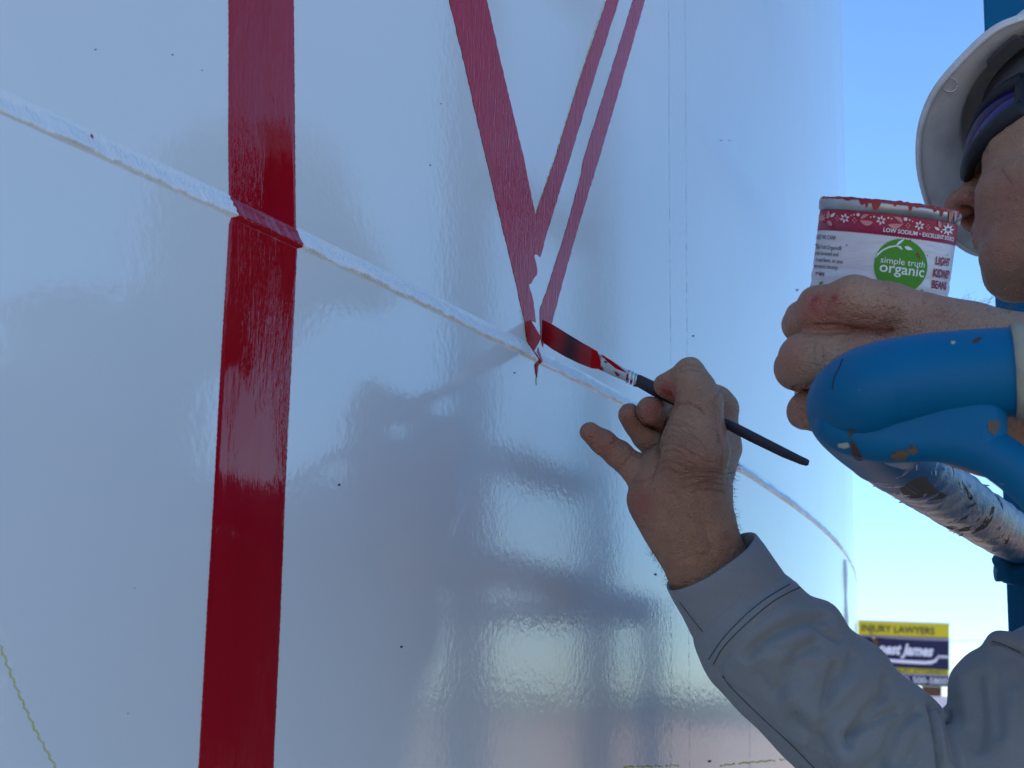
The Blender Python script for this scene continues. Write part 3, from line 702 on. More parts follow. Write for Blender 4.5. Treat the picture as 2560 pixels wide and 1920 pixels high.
LS = [([(1778, 1655), (1804, 1610), (1855, 1557), (1918, 1502), (1985, 1466)], 7, -.0014), ([(1800, 1675), (1822, 1626), (1872, 1575), (1935, 1520), (1990, 1492)], 6, .0020), ([(2062, 1548), (2000, 1552), (1950, 1574), (1900, 1606), (1870, 1640)], 13, .0075), ([(2098, 1596), (2066, 1580), (2040, 1562)], 9, .006),
      ([(2088, 1668), (2078, 1700), (2070, 1740), (2060, 1770)], 12, .0075), ([(1990, 1640), (1960, 1690), (1945, 1730)], 15, .0050), ([(2040, 1610), (2000, 1630), (1970, 1660)], 12, .0045),
      ([(2218, 1705), (2215, 1735), (2160, 1790), (2120, 1860)], 13, .0080), ([(2240, 1778), (2170, 1808), (2110, 1840)], 11, .0065), ([(2290, 1776), (2240, 1824), (2205, 1905)], 14, .0065),
      ([(1880, 1500), (1862, 1530), (1855, 1560)], 10, .0025), ([(2030, 1700), (1960, 1760)], 22, -.0045), ([(2140, 1706), (2040, 1790), (2010, 1850)], 18, -.0045), ([(2015, 1590), (1950, 1610)], 14, -.0035),
      ([(2130, 1640), (2120, 1670), (2100, 1690)], 10, .005), ([(1900, 1690), (1930, 1740), (1985, 1790)], 16, .003), ([(1985, 1800), (2040, 1840), (2080, 1900)], 14, .004), ([(2300, 1850), (2270, 1920)], 14, .005),
      ([(2325, 1756), (2335, 1800), (2345, 1860), (2352, 1930)], 8, .009), ([(2345, 1769), (2365, 1820), (2385, 1900)], 6, .008), ([(2355, 1790), (2362, 1830)], 5, .005), ([(2372, 1785), (2392, 1860), (2402, 1930)], 7, .008),
      ([(2338, 1775), (2350, 1820), (2362, 1900)], 5, -.004), ([(2478, 1604), (2500, 1608), (2540, 1622), (2580, 1650)], 4.5, .005),
      ([(2440, 1700), (2450, 1780), (2445, 1860)], 24, .006), ([(2400, 1690), (2420, 1800)], 20, -.003), ([(2540, 1730), (2520, 1850)], 24, -.004), ([(2500, 1650), (2490, 1740), (2500, 1830)], 16, .003),
      ([(1868, 1742), (1990, 1865), (2060, 1930)], 2.4, .0010), ([(1800, 1665), (1812, 1700), (1868, 1742)], 2.4, .0010), ([(2060, 1650), (1920, 1640), (1850, 1650)], 20, -.0030), ([(2250, 1900), (2180, 1930)], 24, .004)]
V, cr = carve(V, N, [(a_, b_, c_*.8) for a_, b_, c_ in LS]); V = V+N*(vn3(V, 22, 11)*.0035+vn3(V, 60, 12)*.0012)[:, None]
shirt = mesh_obj('sweatshirt', V, Q, M['cloth'], person)
sf = shirt.data; bv = BVHTree.FromPolygons([Vector(v) for v in V], [tuple(int(i) for i in q) for q in Q])
V2_, Q2_ = sl.mesh(.012)
keep = ~(((V2_ > np.array([.10, .79, EYE-.31])) & (V2_ < np.array([.435, 1.415, EYE+.115]))).all(1))
Qk = Q2_[keep[Q2_].any(1)]
# join the coarse remainder into the same mesh
bm = bmesh.new(); bm.from_mesh(sf); off = np.array(parent_off(person)); used = np.unique(Qk); mp = {}
for i in used: mp[int(i)] = bm.verts.new(tuple(V2_[i]-off))
for q in Qk:
    try: fc = bm.faces.new([mp[int(i)] for i in q]); fc.smooth = True
    except ValueError: pass
bm.to_mesh(sf); bm.free()
# cuff
def ring_tube(rings, seg=72):
    V = []; Fc = []
    for c, ax, r1, r2, e in rings:
        ax = unit(ax); side = unit(np.cross(ax, Vw)); dep = np.cross(side, ax)
        for i in range(seg):
            a = 2*math.pi*i/seg; rr = 1+e*math.sin(3*a+1)+e*.6*math.sin(5*a+c[0]*40)
            V.append(c+side*r1*rr*math.cos(a)+dep*r2*rr*math.sin(a))
    n = len(rings)
    for i in range(n-1):
        for j in range(seg): Fc.append((i*seg+j, i*seg+(j+1) % seg, (i+1)*seg+(j+1) % seg, (i+1)*seg+j))
    return np.array(V), Fc
c0, c1, c2 = CU[0][0], CU[1][0], CU[2][0]; axc = c2-c0; rings = []
for t in np.linspace(0, 1, 9):      # inside, lip, outside
    pass
prof = [(.30, .0330), (.12, .0338), (.03, .0345), (0, .0355), (-.012, .0362), (-.008, .0372), (.02, .0378), (.2, .0388), (.45, .0393), (.7, .0403), (.9, .0410), (.96, .0414), (.99, .0405), (1.0, .0396), (1.04, .0398)]
tilt = unit(np.cross(axc, Vw))
for t, rr in prof: rings.append((c0+axc*t, axc, rr*.99, rr*.80, .012))
V, Fc = ring_tube(rings); V = V+vnormals(V, np.array(Fc))*0
nrm = vnormals(V, np.array(Fc)); V = V+nrm*(vn3(V, 35, 21)*.0022)[:, None]
cuff = mesh_obj('cuff', V, Fc, M['cloth'], person)
bvc = BVHTree.FromPolygons([Vector(v) for v in V], Fc)
def tube(name, pts, rad, mat, parent, seg=8, closed_ends=True, rf=None):
    P = np.array(pts, float); n = len(P); T = np.gradient(P, axis=0); T /= np.linalg.norm(T, axis=1)[:, None]
    up = np.array([.13, .21, .97]); V = []; Fc = []; nrm_ = None
    for i in range(n):
        if nrm_ is None: nrm_ = unit(np.cross(T[i], up))
        nrm_ = unit(nrm_-T[i]*(nrm_@T[i])); b = np.cross(T[i], nrm_); r_ = rad if np.isscalar(rad) else rad[i]
        for j in range(seg):
            a = 2*math.pi*j/seg; q = r_*(rf(i, a) if rf else 1); V.append(P[i]+nrm_*q*math.cos(a)+b*q*math.sin(a))
    for i in range(n-1):
        for j in range(seg): Fc.append((i*seg+j, i*seg+(j+1) % seg, (i+1)*seg+(j+1) % seg, (i+1)*seg+j))
    if closed_ends: Fc += [tuple(range(seg-1, -1, -1)), tuple(range((n-1)*seg, n*seg))]
    if name is None: return V, Fc
    return mesh_obj(name, V, Fc, mat, parent)
def surf_line(bvh, pts, lift=.0002):
    out = []
    for a, b in zip(pts[:-1], pts[1:]):
        a = np.array(a, float); b = np.array(b, float); m = max(2, int(np.hypot(*(b-a))/6))
        for j in range(m):
            q = a+(b-a)*j/m; d = unit(raydir(*q)); h = bvh.ray_cast(Vector(CAM), Vector(d))
            if h[0] is not None: out.append(np.array(h[0])-d*lift)
    return out
def curvepts(pts):                      # smooth a pixel polyline
    P = np.array(pts, float)
    for _ in range(2):
        a = P[:-1]*.75+P[1:]*.25; b = P[:-1]*.25+P[1:]*.75; P = np.concatenate([P[:1], np.stack([a, b], 1).reshape(-1, 2), P[-1:]])
    return P
for bvh, pts in ((bvc, [(1700, 1506), (1740, 1560), (1786, 1612)]), (bv, [(1806, 1690), (1830, 1722), (1900, 1790), (1975, 1858), (2040, 1925)]), (bv, [(2479, 1603), (2505, 1609), (2550, 1632)])):
    L = surf_line(bvh, curvepts(pts))
    if len(L) > 3: tube('seam', L, .0005, M['thread'], person, 5)
vj = list(V.tolist()) if False else None
shV = np.array([v.co[:] for v in shirt.data.vertices])+np.array(parent_off(person)); shF = [tuple(q.vertices) for q in shirt.data.polygons]
cfV = np.array([v.co[:] for v in cuff.data.vertices])+np.array(parent_off(person)); cfF = [tuple(i+len(shV) for i in q.vertices) for q in cuff.data.polygons]
bvj = BVHTree.FromPolygons([Vector(v) for v in np.concatenate([shV, cfV])], shF+cfF)
for pts in ([(1772, 1648), (1802, 1601), (1851, 1548), (1912, 1496), (1977, 1459)], [(1784, 1660), (1806, 1618), (1858, 1566), (1924, 1508), (1973, 1480), (2002, 1468)]):
    L = surf_line(bvj, curvepts(pts), .0003)
    if len(L) > 3: tube('seam', L, .00042, M['thread'], person, 5)
# trousers and boots
tr = Field(.03); tr.cap(HIP, HIP+np.array([0, 0, .06]), .155, .15)
for sy in (-.1, .1):
    kn = np.array([.78, 1.25+sy*1.5, EYE-.66]); ft = np.array([.86, 1.25+sy*1.6, 4.20])
    tr.cap(HIP+np.array([0, sy, 0]), kn, .10, .075); tr.cap(kn, ft, .075, .065)
V, Q = tr.mesh(.014); mesh_obj('trousers', V, Q, M['trouser'], person)
for sy in (-.1, .1):
    b_ = Field(.02); ft = np.array([.86, 1.25+sy*1.6, 4.105]); b_.cap(ft+np.array([.02, 0, 0]), ft+np.array([-.16, 0, -.012]), .050, .044, sq=((0, 0, 1), .95)); b_.cap(ft, ft+np.array([0, 0, .12]), .055)
    V, Q = b_.mesh(.008); mesh_obj('boot', V, Q, M['boot'], person)
# nails
def nail(c, nrm, ax, a, b):
    nrm = unit(nrm); ax = unit(ax-nrm*(ax@nrm)); sd_ = np.cross(nrm, ax); V = [c+nrm*.0006]; Fc = []
    for k, rr in enumerate((.5, 1.)):
        for j in range(16):
            t = 2*math.pi*j/16; V.append(c+ax*a*rr*math.cos(t)+sd_*b*rr*math.sin(t)+nrm*(.0006*(1-rr*rr)-.0010*(rr*math.sin(t))**2))
    for j in range(16): Fc.append((0, 1+j, 1+(j+1) % 16)); Fc.append((1+j, 17+j, 17+(j+1) % 16, 1+(j+1) % 16))
    mesh_obj('fingernail', V, Fc, M['nail'], person)
nail(A(1612, 1006, 1.1905), -unit(R_*.75-U_*.75+F_*.25), R_*.6+U_*.4, .0052, .0052)
# short hair under the helmet
hh = Field(.01); hh.ell(hp(-16, 0, 36), hp(96, 80, 88), k=.02)
for sgn in (-1, 1): hh.cap(hp(22, 68*sgn, 12), hp(14, 69*sgn, -14), .008, .005)
hh.ell(hp(70, 0, -20), hp(62, 120, 130), k=.01, op='sub'); hh.cap(hp(-40, -90, -95), hp(-40, 90, -95), .05, op='sub')
V, Q = hh.mesh(.003); mesh_obj('hair', (HR@V.T).T+HO, Q, M['hair'], person)
for sgn in (-1, 1):
    e_ = Field(.001); e_.ell(hp(77, 31*sgn, 2), hp(12, 12, 12)); V, Q = e_.mesh(.0015); mesh_obj('eye', (HR@V.T).T+HO, Q, M['bwhite'], person)
# fine arm hair
def hairs(name, n, fn, ln, rad=.00012):
    V = []; Fc = []
    for _ in range(n):
        p0, d = fn(); d = unit(d); sdv = unit(np.cross(d, rng.normal(size=3))); L = ln*random.uniform(.5, 1.2); P = [p0]
        for k in range(5): P.append(P[-1]+d*L/5); d = unit(d+sdv*.28)
        v, fc = tube(None, P, [rad*(1-.15*k) for k in range(6)], None, None, 3); o = len(V); V += v; Fc += [tuple(i+o for i in q) for q in fc]
    o = mesh_obj(name, V, Fc, M['bodyhair'], person); o['kind'] = 'stuff'
bvb = BVHTree.FromPolygons([Vector(v) for v in body.data.vertices[0:0]] or [Vector((0, 0, 0))]*3, [(0, 1, 2)])
allV = np.concatenate(bodyV); allN = vnormals(allV, np.concatenate(bodyQ)); allXY = project(allV); facing = np.abs(((allV-CAM)*allN).sum(1)/np.linalg.norm(allV-CAM, axis=1))
def picker(x0, x1, y0, y1, dirv, rim=.3):
    ok = np.nonzero((allXY[:, 0] > x0) & (allXY[:, 0] < x1) & (allXY[:, 1] > y0) & (allXY[:, 1] < y1) & (facing < rim))[0]
    def fn():
        i = random.choice(ok); return allV[i]-allN[i]*.0006, allN[i]*.7+dirv+rng.normal(size=3)*.35
    return fn if len(ok) else None
for nm, cnt, args, ln, *rm in (('arm_hair', 70, (2395, 2540, 700, 850, R_*.5+U_*.1), .012), ('arm_hair', 130, (1800, 1880, 1150, 1330, R_*.2-U_*.5), .006), ('arm_hair', 60, (1590, 1700, 1360, 1480, -R_*.2-U_*.6), .006),
                          ('stubble', 700, (2440, 2575, 585, 735, -U_*.5), .0016, 2.)):
    fn = picker(*args, *rm)
    if fn: hairs(nm, cnt, fn, ln)

# --- hard hat (worn: a thing of its own)
hat = root('hard_hat', HO+HR@np.array([0, 0, .05]), 'white scuffed hard hat with broad peak worn by the painter', 'hard hat')
OUT = [(56, 103), (79, 98), (105, 79), (128, 56), (143, 28), (151, -5), (153, -36), (150, -74), (139, -100), (122, -122), (95, -128), (55, -122), (10, -116), (-45, -106), (-95, -80), (-122, -40), (-128, 0), (-115, 45), (-80, 82), (-30, 102), (15, 107)]
def closed(pts, n):
    P = np.array(pts, float); m = len(P); out = []
    for i in range(n):
        u = i*m/n; k = int(u); t = u-k; p0, p1, p2, p3 = P[(k-1) % m], P[k % m], P[(k+1) % m], P[(k+2) % m]
        out.append(.5*((2*p1)+(-p0+p2)*t+(2*p0-5*p1+4*p2-p3)*t*t+(-p0+3*p1-3*p2+p3)*t**3))
    return np.array(out)
OC = closed(OUT, 120)
def hatz(x): return (45-(x-100)*.176)/1000.
V = []; Fc = []; NO = 120; prof = [(1.0, 0), (.985, .7), (.95, 1.2), (.90, 2), (.84, 3.5), (0, 0)]
rings = []
for i in range(NO):
    x, y = OC[i]; r_in = np.array([x, y]); ang = math.atan2(y+5, x+5); rin = np.array([-5+122*math.cos(ang), -8+99*math.sin(ang)])
    if np.hypot(*(rin)) > np.hypot(x, y)*.96: rin = np.array([x, y])*.95
    col = []
    for t in (0, .04, .12, .35, .6, .8, .93, 1.0):
        q = np.array([x, y])*(1-t)+rin*t; z = hatz(q[0])*1000+(6*t+8*t**3)-1.5*math.sin(math.pi*min(t*8, 1))*0; col.append((q[0], q[1], z))
    base = np.array(col[-1])
    for k in range(1, 13):
        a = math.pi/2*k/12; q = base[:2]*math.cos(a)**.75; col.append((q[0]-5*(1-math.cos(a)), q[1], base[2]*math.cos(a)**.5+(base[2]+105*math.sin(a)**1.1)*(1-math.cos(a)**.5) if k > 12 else base[2]+(158-base[2])*math.sin(a)**1.05))
    rings.append(col)
K = len(rings[0])
for col in rings:
    for q in col: V.append(hl(*q))
for i in range(NO):
    j = (i+1) % NO
    for k in range(K-1): Fc.append((i*K+k, j*K+k, j*K+k+1, i*K+k+1))
shell = mesh_obj('shell', V, Fc, M['helmet'], hat); sm = shell.modifiers.new('thickness', 'SOLIDIFY'); sm.thickness = .0026; sm.offset = -1
# edge bead
L = [hl(q[0]*.985, q[1]*.985, hatz(q[0])*1000-.8) for q in list(OC)+[OC[0]]]
tube('rim_bead', L, .0019, M['helmet'], hat, 8)
# raised mould marks under the peak
def rimpt(x, y, dz=0):
    d = raydir(x, y); dl = HR.T@d; ol = HR.T@(CAM-HO)*1000; nn = np.array([.176, 0, 1.]); t = ((np.array([100, 0, 45+dz])-ol)@nn)/(dl@nn); return ol+dl*t
L = []
for a in np.linspace(0, 2*math.pi, 30): q = rimpt(2374+20*math.cos(a), 215+17*math.sin(a), 0); L.append(hl(q[0], q[1], q[2]+1.5))
tube('mould_mark', L, .0006, M['helmet'], hat, 5)
# accessory clip and headband
a_ = rimpt(2474, 163, -1); b_ = rimpt(2551, 93, -1); a_, b_ = hl(*a_), hl(*b_); dv = unit(b_-a_); nv_ = hdir((.176, 0, 1)); sd_ = np.cross(dv, nv_); V = []
for s_ in (0, 1):
    for t in np.linspace(0, 2*math.pi, 25)[:-1]:
        c_ = math.copysign(abs(math.cos(t))**.35, math.cos(t)); s2 = math.copysign(abs(math.sin(t))**.35, math.sin(t))
        V.append((a_+b_)/2+dv*(np.linalg.norm(b_-a_)/2)*c_+sd_*.0050*s2+nv_*(-.003+s_*.004))
mesh_obj('accessory_clip', V, [(i, (i+1) % 24, 24+(i+1) % 24, 24+i) for i in range(24)]+[tuple(range(23, -1, -1)), tuple(range(24, 48))], M['clip'], hat, False)
V = []; 
for i in range(73):
    a = 2*math.pi*i/72; 
    for rr, z in ((1, 34), (1, 62), (1.03, 62), (1.03, 34)): V.append(hl(-6+104*rr*math.cos(a), 83*rr*math.sin(a), z))
mesh_obj('headband', V, [(i*4+k, (i+1)*4+k, (i+1)*4+(k+1) % 4, i*4+(k+1) % 4) for i in range(72) for k in range(4)], M['clip'], hat)

# --- glasses
gl = root('safety_glasses', hl(100, 0, 10), 'dark wraparound glasses with violet mirrored lenses on the face of the painter', 'glasses')
def lens(sgn):
    V = []; nu, nv2 = 26, 14
    for i in range(nu+1):
        al = math.radians(7+70*i/nu)
        for j in range(nv2+1):
            t = j/nv2; low = -22+10*math.exp(-((i/nu-.0)/.22)**2)+16*max(0, i/nu-.55)**1.2; top = 22-2*(i/nu)
            z = low+(top-low)*t; bul = 3*math.sin(math.pi*t)
            V.append(hl(46+(64+bul-z*.02)*math.cos(al), sgn*(70+bul)*math.sin(al), z))
    Fc = [(i*(nv2+1)+j, (i+1)*(nv2+1)+j, (i+1)*(nv2+1)+j+1, i*(nv2+1)+j+1) for i in range(nu) for j in range(nv2)]
    if sgn < 0: Fc = [q[::-1] for q in Fc]
    o = mesh_obj('lens', V, Fc, M['lens'], gl); m_ = o.modifiers.new('thickness', 'SOLIDIFY'); m_.thickness = .002; m_.offset = -1
    V = np.array(V); E = lambda i, j: V[i*(nv2+1)+j]
    loop = [E(i, nv2) for i in range(nu+1)]; tube('brow_frame', loop, [.0014+.0060*max(0, (i-9)/(nu-9)) for i in range(nu+1)], M['frame'], gl, 10)
    low = [E(i, 1) for i in range(nu+1)]; inw = hdir((-1, 0, 0))*.002; tube('lower_frame', [q+inw for q in low], [.0052+.0030*i/nu for i in range(nu+1)], M['frame'], gl, 10)
    side = [E(nu, j) for j in range(nv2+1)]; tube('hinge_frame', side, .0052, M['frame'], gl, 10)
    arm = [hl(62, sgn*69, 14), hl(45, sgn*75, 15), hl(10, sgn*80, 14), hl(-20, sgn*84, 10), hl(-35, sgn*83, -6)]
    P = np.array(arm); Vt = []; 
    for q in P:
        for dz, dy in ((-.0055, 0), (-.0055, .003), (.0055, .003), (.0055, 0)): Vt.append(q+hdir((0, 0, 1))*dz+hdir((0, sgn, 0))*dy)
    o = mesh_obj('temple_arm', Vt, [(i*4+k, (i+1)*4+k, (i+1)*4+(k+1) % 4, i*4+(k+1) % 4) for i in range(4) for k in range(4)]+[(0, 1, 2, 3), (16, 19, 18, 17)], M['frame'], gl, False)
    bv_ = o.modifiers.new('bevel', 'BEVEL'); bv_.width = .0015; bv_.segments = 3
lens(1); lens(-1)
tube('nose_bridge', [hl(110, y, 12-abs(y)*.3) for y in (-9, -5, 0, 5, 9)], .0032, M['frame'], gl, 8)

# ------------------------------------------------------------------ the brush
bt = np.array(at(1362, 845, 1.247)); be = np.array(at(2012, 1155, 1.115))
brush = root('paint_brush', at(1700, 1000, 1.19), 'flat sign painting brush with dark handle, its bristles loaded with red paint', 'paintbrush')
bw = None
def bpt(x, y): # a point on the brush axis plane: depth runs evenly from wall to handle end
    t = (x-1355)/(2012-1355); return at(x, y, 1.247+(1.115-1.247)*t)
def section_loft(name, secs, mat, seg=24, dryf=None):
    """secs: (top px, bottom px, thickness m)"""
    V = []; Fc = []; dr = []
    for (tx, ty), (bx, by), th in secs:
        a, b = bpt(tx, ty), bpt(bx, by); c = (a+b)/2; h_ = (a-b)/2; n_ = unit(c-CAM)
        for j in range(seg):
            t = 2*math.pi*j/seg; V.append(c+h_*math.cos(t)+n_*th/2*math.sin(t)); dr.append(tx)
    n = len(secs)
    for i in range(n-1):
        for j in range(seg): Fc.append((i*seg+j, (i+1)*seg+j, (i+1)*seg+(j+1) % seg, i*seg+(j+1) % seg))
    Fc += [tuple(range(seg)), tuple(range(n*seg-1, (n-1)*seg-1, -1))]
    o = mesh_obj(name, V, Fc, mat, brush)
    if dryf: attr_f(o, 'dry', [dryf(x, v) for x, v in zip(dr, V)])
    return o
def fine(secs, k=6):
    out = []
    for (a, b, t), (c, d, u) in zip(secs[:-1], secs[1:]):
        for j in range(k):
            s_ = j/k; out.append((tuple(np.array(a)*(1-s_)+np.array(c)*s_), tuple(np.array(b)*(1-s_)+np.array(d)*s_), t*(1-s_)+u*s_))
    return out+[secs[-1]]
BR = [((1355, 799), (1354, 846), .0012), ((1359, 800), (1357, 856), .0022), ((1385, 813), (1379, 872), .0032), ((1420, 835), (1413, 892), .0042), ((1455, 856), (1446, 908), .005), ((1480, 870), (1466, 916), .006), ((1493, 878), (1480, 921), .0066), ((1500, 890), (1492, 920), .0068)]
section_loft('bristles', fine(BR), M['bristle'], 28, lambda x, v: math.exp(-((x-1430)/26.)**2)*.95+.35*max(0, (1395-x)/40.))
FE = [((1497, 886), (1488, 921), .0070), ((1510, 889), (1502, 926), .0076), ((1540, 908), (1531, 940), .0086), ((1562, 922), (1556, 950), .0092), ((1576, 927), (1568, 956), .0094)]
section_loft('ferrule', fine(FE, 3), M['ferrule'], 28)
for x, ty, by, x2 in ((1573, 925, 957, 1566), (1581, 929, 961, 1575), (1589, 933, 965, 1584)):
    section_loft('ferrule_ring', [((x-2, ty), (x2-2, by), .0098), ((x, ty-1), (x2, by+1), .0106), ((x+3, ty), (x2+3, by), .0106), ((x+5, ty+2), (x2+5, by+2), .0098)], M['ferrule'])
HA = [((1590, 935), (1583, 966), .0092), ((1602, 937), (1594, 968), .0100), ((1640, 955), (1630, 989), .0106), ((1690, 980), (1680, 1013), .0100), ((1760, 1016), (1752, 1043), .0085), ((1806, 1041), (1800, 1062), .0070), ((1835, 1054), (1828, 1080), .0066), ((1880, 1077), (1874, 1104), .0062), ((1960, 1118), (1955, 1143), .0054), ((2005, 1141), (2000, 1161), .0048), ((2020, 1148), (2015, 1165), .0038), ((2024, 1152), (2021, 1163), .0020)]
section_loft('handle', fine(HA, 4), M['handle'])
# runs of paint on the ferrule
def blot(name, pts, mat, off=.0052):
    P = [bpt(*q) for q in pts]; c = sum(P)/len(P); n_ = -unit(c-CAM)
    P = [q+n_*off for q in P]; V = P+[q-n_*.003 for q in P]; n = len(P); V = np.array(V)
    tri = [tuple(t) for t in tessellate_polygon([[Vector((*q, 0)) for q in pts]])]
    mesh_obj(name, V, tri+[(i, (i+1) % n, n+(i+1) % n, n+i) for i in range(n)], mat, brush, False)
blot('paint_run', [(1480, 872), (1494, 878), (1497, 888), (1499, 896), (1502, 905), (1500, 915), (1505, 921), (1504, 928), (1497, 922), (1488, 922), (1476, 920)], M['redwet'], .0040)
blot('paint_run', [(1502, 884), (1515, 893), (1530, 902), (1548, 916), (1565, 930), (1561, 932), (1545, 926), (1530, 914), (1516, 902)], M['redwet'], .0042)
blot('paint_run', [(1534, 928), (1543, 932), (1547, 941), (1542, 941)], M['crim'], .0050)
blot('paint_run', [(1509, 903), (1515, 902), (1517, 905), (1512, 907)], M['speck'], .0048)
blot('paint_run', [(1564, 950), (1567, 935), (1571, 935), (1568, 953)], M['crim'], .0056)
blot('paint_run', [(1575, 950), (1580, 952), (1579, 958), (1575, 956)], M['crim'], .0058)

# ------------------------------------------------------------------ the tin can
CAND = .93
ctop = (at(2053, 499, CAND)+at(2397, 536, CAND))/2; vv_ = unit(ctop-CAM)
ri = unit(at(2397, 536, CAND)-at(2053, 499, CAND)); rad_c = np.linalg.norm(at(2397, 536, CAND)-at(2053, 499, CAND))/2
upp = unit(np.cross(ri, vv_)); upp = upp if upp[2] > 0 else -upp; CA = unit(upp*math.cos(math.radians(3.4))+vv_*math.sin(math.radians(3.4)))
CX = unit(ri-CA*(ri@CA)); CYb = -unit(np.cross(CA, CX)); CYb = CYb if CYb@vv_ < 0 else -CYb     # CYb points to the camera
RB = rad_c*.975; HC = .111; cbot = ctop-CA*HC
can = root('tin_can', cbot, 'opened bean tin with crimson and white paper label, used as a paint pot', 'can')
def cpt(s, h, off=0.): a = s/RB; return cbot+CA*h+(CX*math.sin(a)+CYb*math.cos(a))*(RB+off)
def canpx(x, y):
    d = unit(raydir(x, y)); o = CAM-cbot; d2 = np.array([d@CX, d@CYb, d@CA]); o2 = np.array([o@CX, o@CYb, o@CA])
    a = d2[0]**2+d2[1]**2; b = 2*(o2[0]*d2[0]+o2[1]*d2[1]); c = o2[0]**2+o2[1]**2-RB**2; q = max(b*b-4*a*c, 0)
    t = (-b-math.sqrt(q))/(2*a); P = o2+d2*t; return math.atan2(P[0], P[1])*RB, P[2]
def lathe(name, prof, mat, parent, seg=128, smooth_=True):
    V = []; Fc = []
    for h, r_ in prof:
        for i in range(seg):
            a = 2*math.pi*i/seg; V.append(cbot+CA*h+(CX*math.sin(a)+CYb*math.cos(a))*r_)
    for i in range(len(prof)-1):
        for j in range(seg): Fc.append((i*seg+j, i*seg+(j+1) % seg, (i+1)*seg+(j+1) % seg, (i+1)*seg+j))
    return mesh_obj(name, V, Fc, mat, parent, smooth_)
lathe('can_wall', [(.002, .0), (.002, RB-.003), (0, RB-.001), (0, RB+.001), (.003, RB+.0012), (.004, RB-.0005), (HC-.006, RB-.0005), (HC-.0055, RB+.0011), (HC-.0008, RB+.0015), (HC, RB+.0010), (HC, RB-.0006), (HC-.003, RB-.0012), (.004, RB-.0014), (.004, 0)], M['tin'], can)
LH_ = HC-.0062
lab = []
for i in range(161):
    h = .0055+(LH_-.0055)*i/160; rb = .00035*math.sin(max(0, min(1, (h-.02)/.055))*math.pi*14) if .02 < h < .075 else 0; lab.append((h, RB+.0002+rb*.7))
lathe('label', lab, M['paper'], can)
labelo = [o for o in bpy.data.objects if o.name == 'label'][0]
def wrap_poly(name, pts, mat, off=.0005, parent=None):
    """pts in label coordinates (s,h) metres; split finely so it follows the curve"""
    bm = bmesh.new(); tri = tessellate_polygon([[Vector((p_[0], p_[1], 0)) for p_ in pts]]); vs_ = [bm.verts.new((p_[0], p_[1], 0)) for p_ in pts]
    for t in tri:
        try: bm.faces.new([vs_[i] for i in t])
        except ValueError: pass
    smin, smax = min(p_[0] for p_ in pts), max(p_[0] for p_ in pts); s_ = math.ceil(smin/.003)*.003
    while s_ < smax:
        bmesh.ops.bisect_plane(bm, geom=bm.verts[:]+bm.edges[:]+bm.faces[:], plane_co=(s_, 0, 0), plane_no=(1, 0, 0)); s_ += .003
    V = [cpt(v.co.x, v.co.y, off) for v in bm.verts]; bm.verts.index_update(); Fc = [tuple(v.index for v in q.verts) for q in bm.faces]; nr = [v.co.x/RB for v in bm.verts]; bm.free()
    Fc2 = []
    for q in Fc:
        a, b, c = [V[i] for i in q[:3]]; nn = np.cross(b-a, c-a); m_ = (a-cbot); m_ = m_-CA*(m_@CA); Fc2.append(q if nn@m_ > 0 else q[::-1])
    return V, Fc2, mat
prints = {}
def put(name, pts, mat, off=.0005):
    V, Fc, m_ = wrap_poly(name, pts, mat, off); d = prints.setdefault((name, len(prints)), [[], [], mat]); o = len(d[0]); d[0] += V; d[1] += [tuple(i+o for i in q) for q in Fc]
def flush_prints(parent):
    for (name, _), (V, Fc, mat) in prints.items(): mesh_obj(name, V, Fc, mat, parent)
    prints.clear()
s2, h2 = canpx(2395, 690)
# crimson band with scalloped lower edge
hb0 = canpx(2225, 572)[1]; hb_top = LH_
edge_px = [(2050, 577), (2150, 578), (2225, 587), (2300, 597), (2380, 611)]
es = [canpx(*q) for q in edge_px]; hb = float(np.mean([q[1] for q in es]))
pts = []; NS = 150
for i in range(NS*4+1):
    s_ = -math.pi*RB*.98+2*math.pi*RB*.98*i/(NS*4); pts.append((s_, hb-.0006*abs(math.sin(math.pi*i/4))))
put('crimson_band', [(math.pi*RB*.98, hb_top), (-math.pi*RB*.98, hb_top)]+pts, M['band'], .00035)
# text
def text_mesh(txt, bold=0., font=None, shear=0.):
    cu = bpy.data.curves.new('t', 'FONT'); cu.body = txt; cu.size = 1; cu.offset = bold; cu.resolution_u = 3; cu.shear = shear
    o = bpy.data.objects.new('t', cu); COL.objects.link(o); dg = bpy.context.evaluated_depsgraph_get(); me = bpy.data.meshes.new_from_object(o.evaluated_get(dg))
    V = [tuple(v.co) for v in me.vertices]; Fc = [tuple(p_.vertices) for p_ in me.polygons]
    bpy.data.objects.remove(o); bpy.data.curves.remove(cu); bpy.data.meshes.remove(me); return np.array(V), Fc
def label_text(name, txt, p0, p1, cap, mat, bold=.012, right=False, stretch=1.):
    V, Fc = text_mesh(txt, bold); x0, x1 = V[:, 0].min(), V[:, 0].max(); sc = cap/.69
    s0_, h0_ = canpx(*p0) if p0 else (None, None); s1_, h1_ = canpx(*p1) if p1 else (None, None)
    if p0 and p1: kx = (s1_-s0_)/(x1-x0)
    else: kx = sc*stretch
    if s0_ is None: s0_ = s1_-kx*(x1-x0); h0_ = h1_
    if h1_ is None: h1_ = h0_
    P = []
    for v in V:
        s_ = s0_+(v[0]-x0)*kx; t = (v[0]-x0)/(x1-x0); P.append(cpt(s_, h0_+(h1_-h0_)*t+v[1]*sc, .00072))
    o = mesh_obj(name, P, Fc, mat, labelo, False); return o
flush_prints(labelo)
mmpx = 1/4490.    # metres per pixel near the can
label_text('lettering', 'LOW SODIUM \u2022 EXCELLENT SOURCE', (2208, 579), None, .00205, M['white'], .018, stretch=.97)
label_text('lettering', 'simple truth', (2201, 656), (2309, 669), .0033, M['white'], .002)
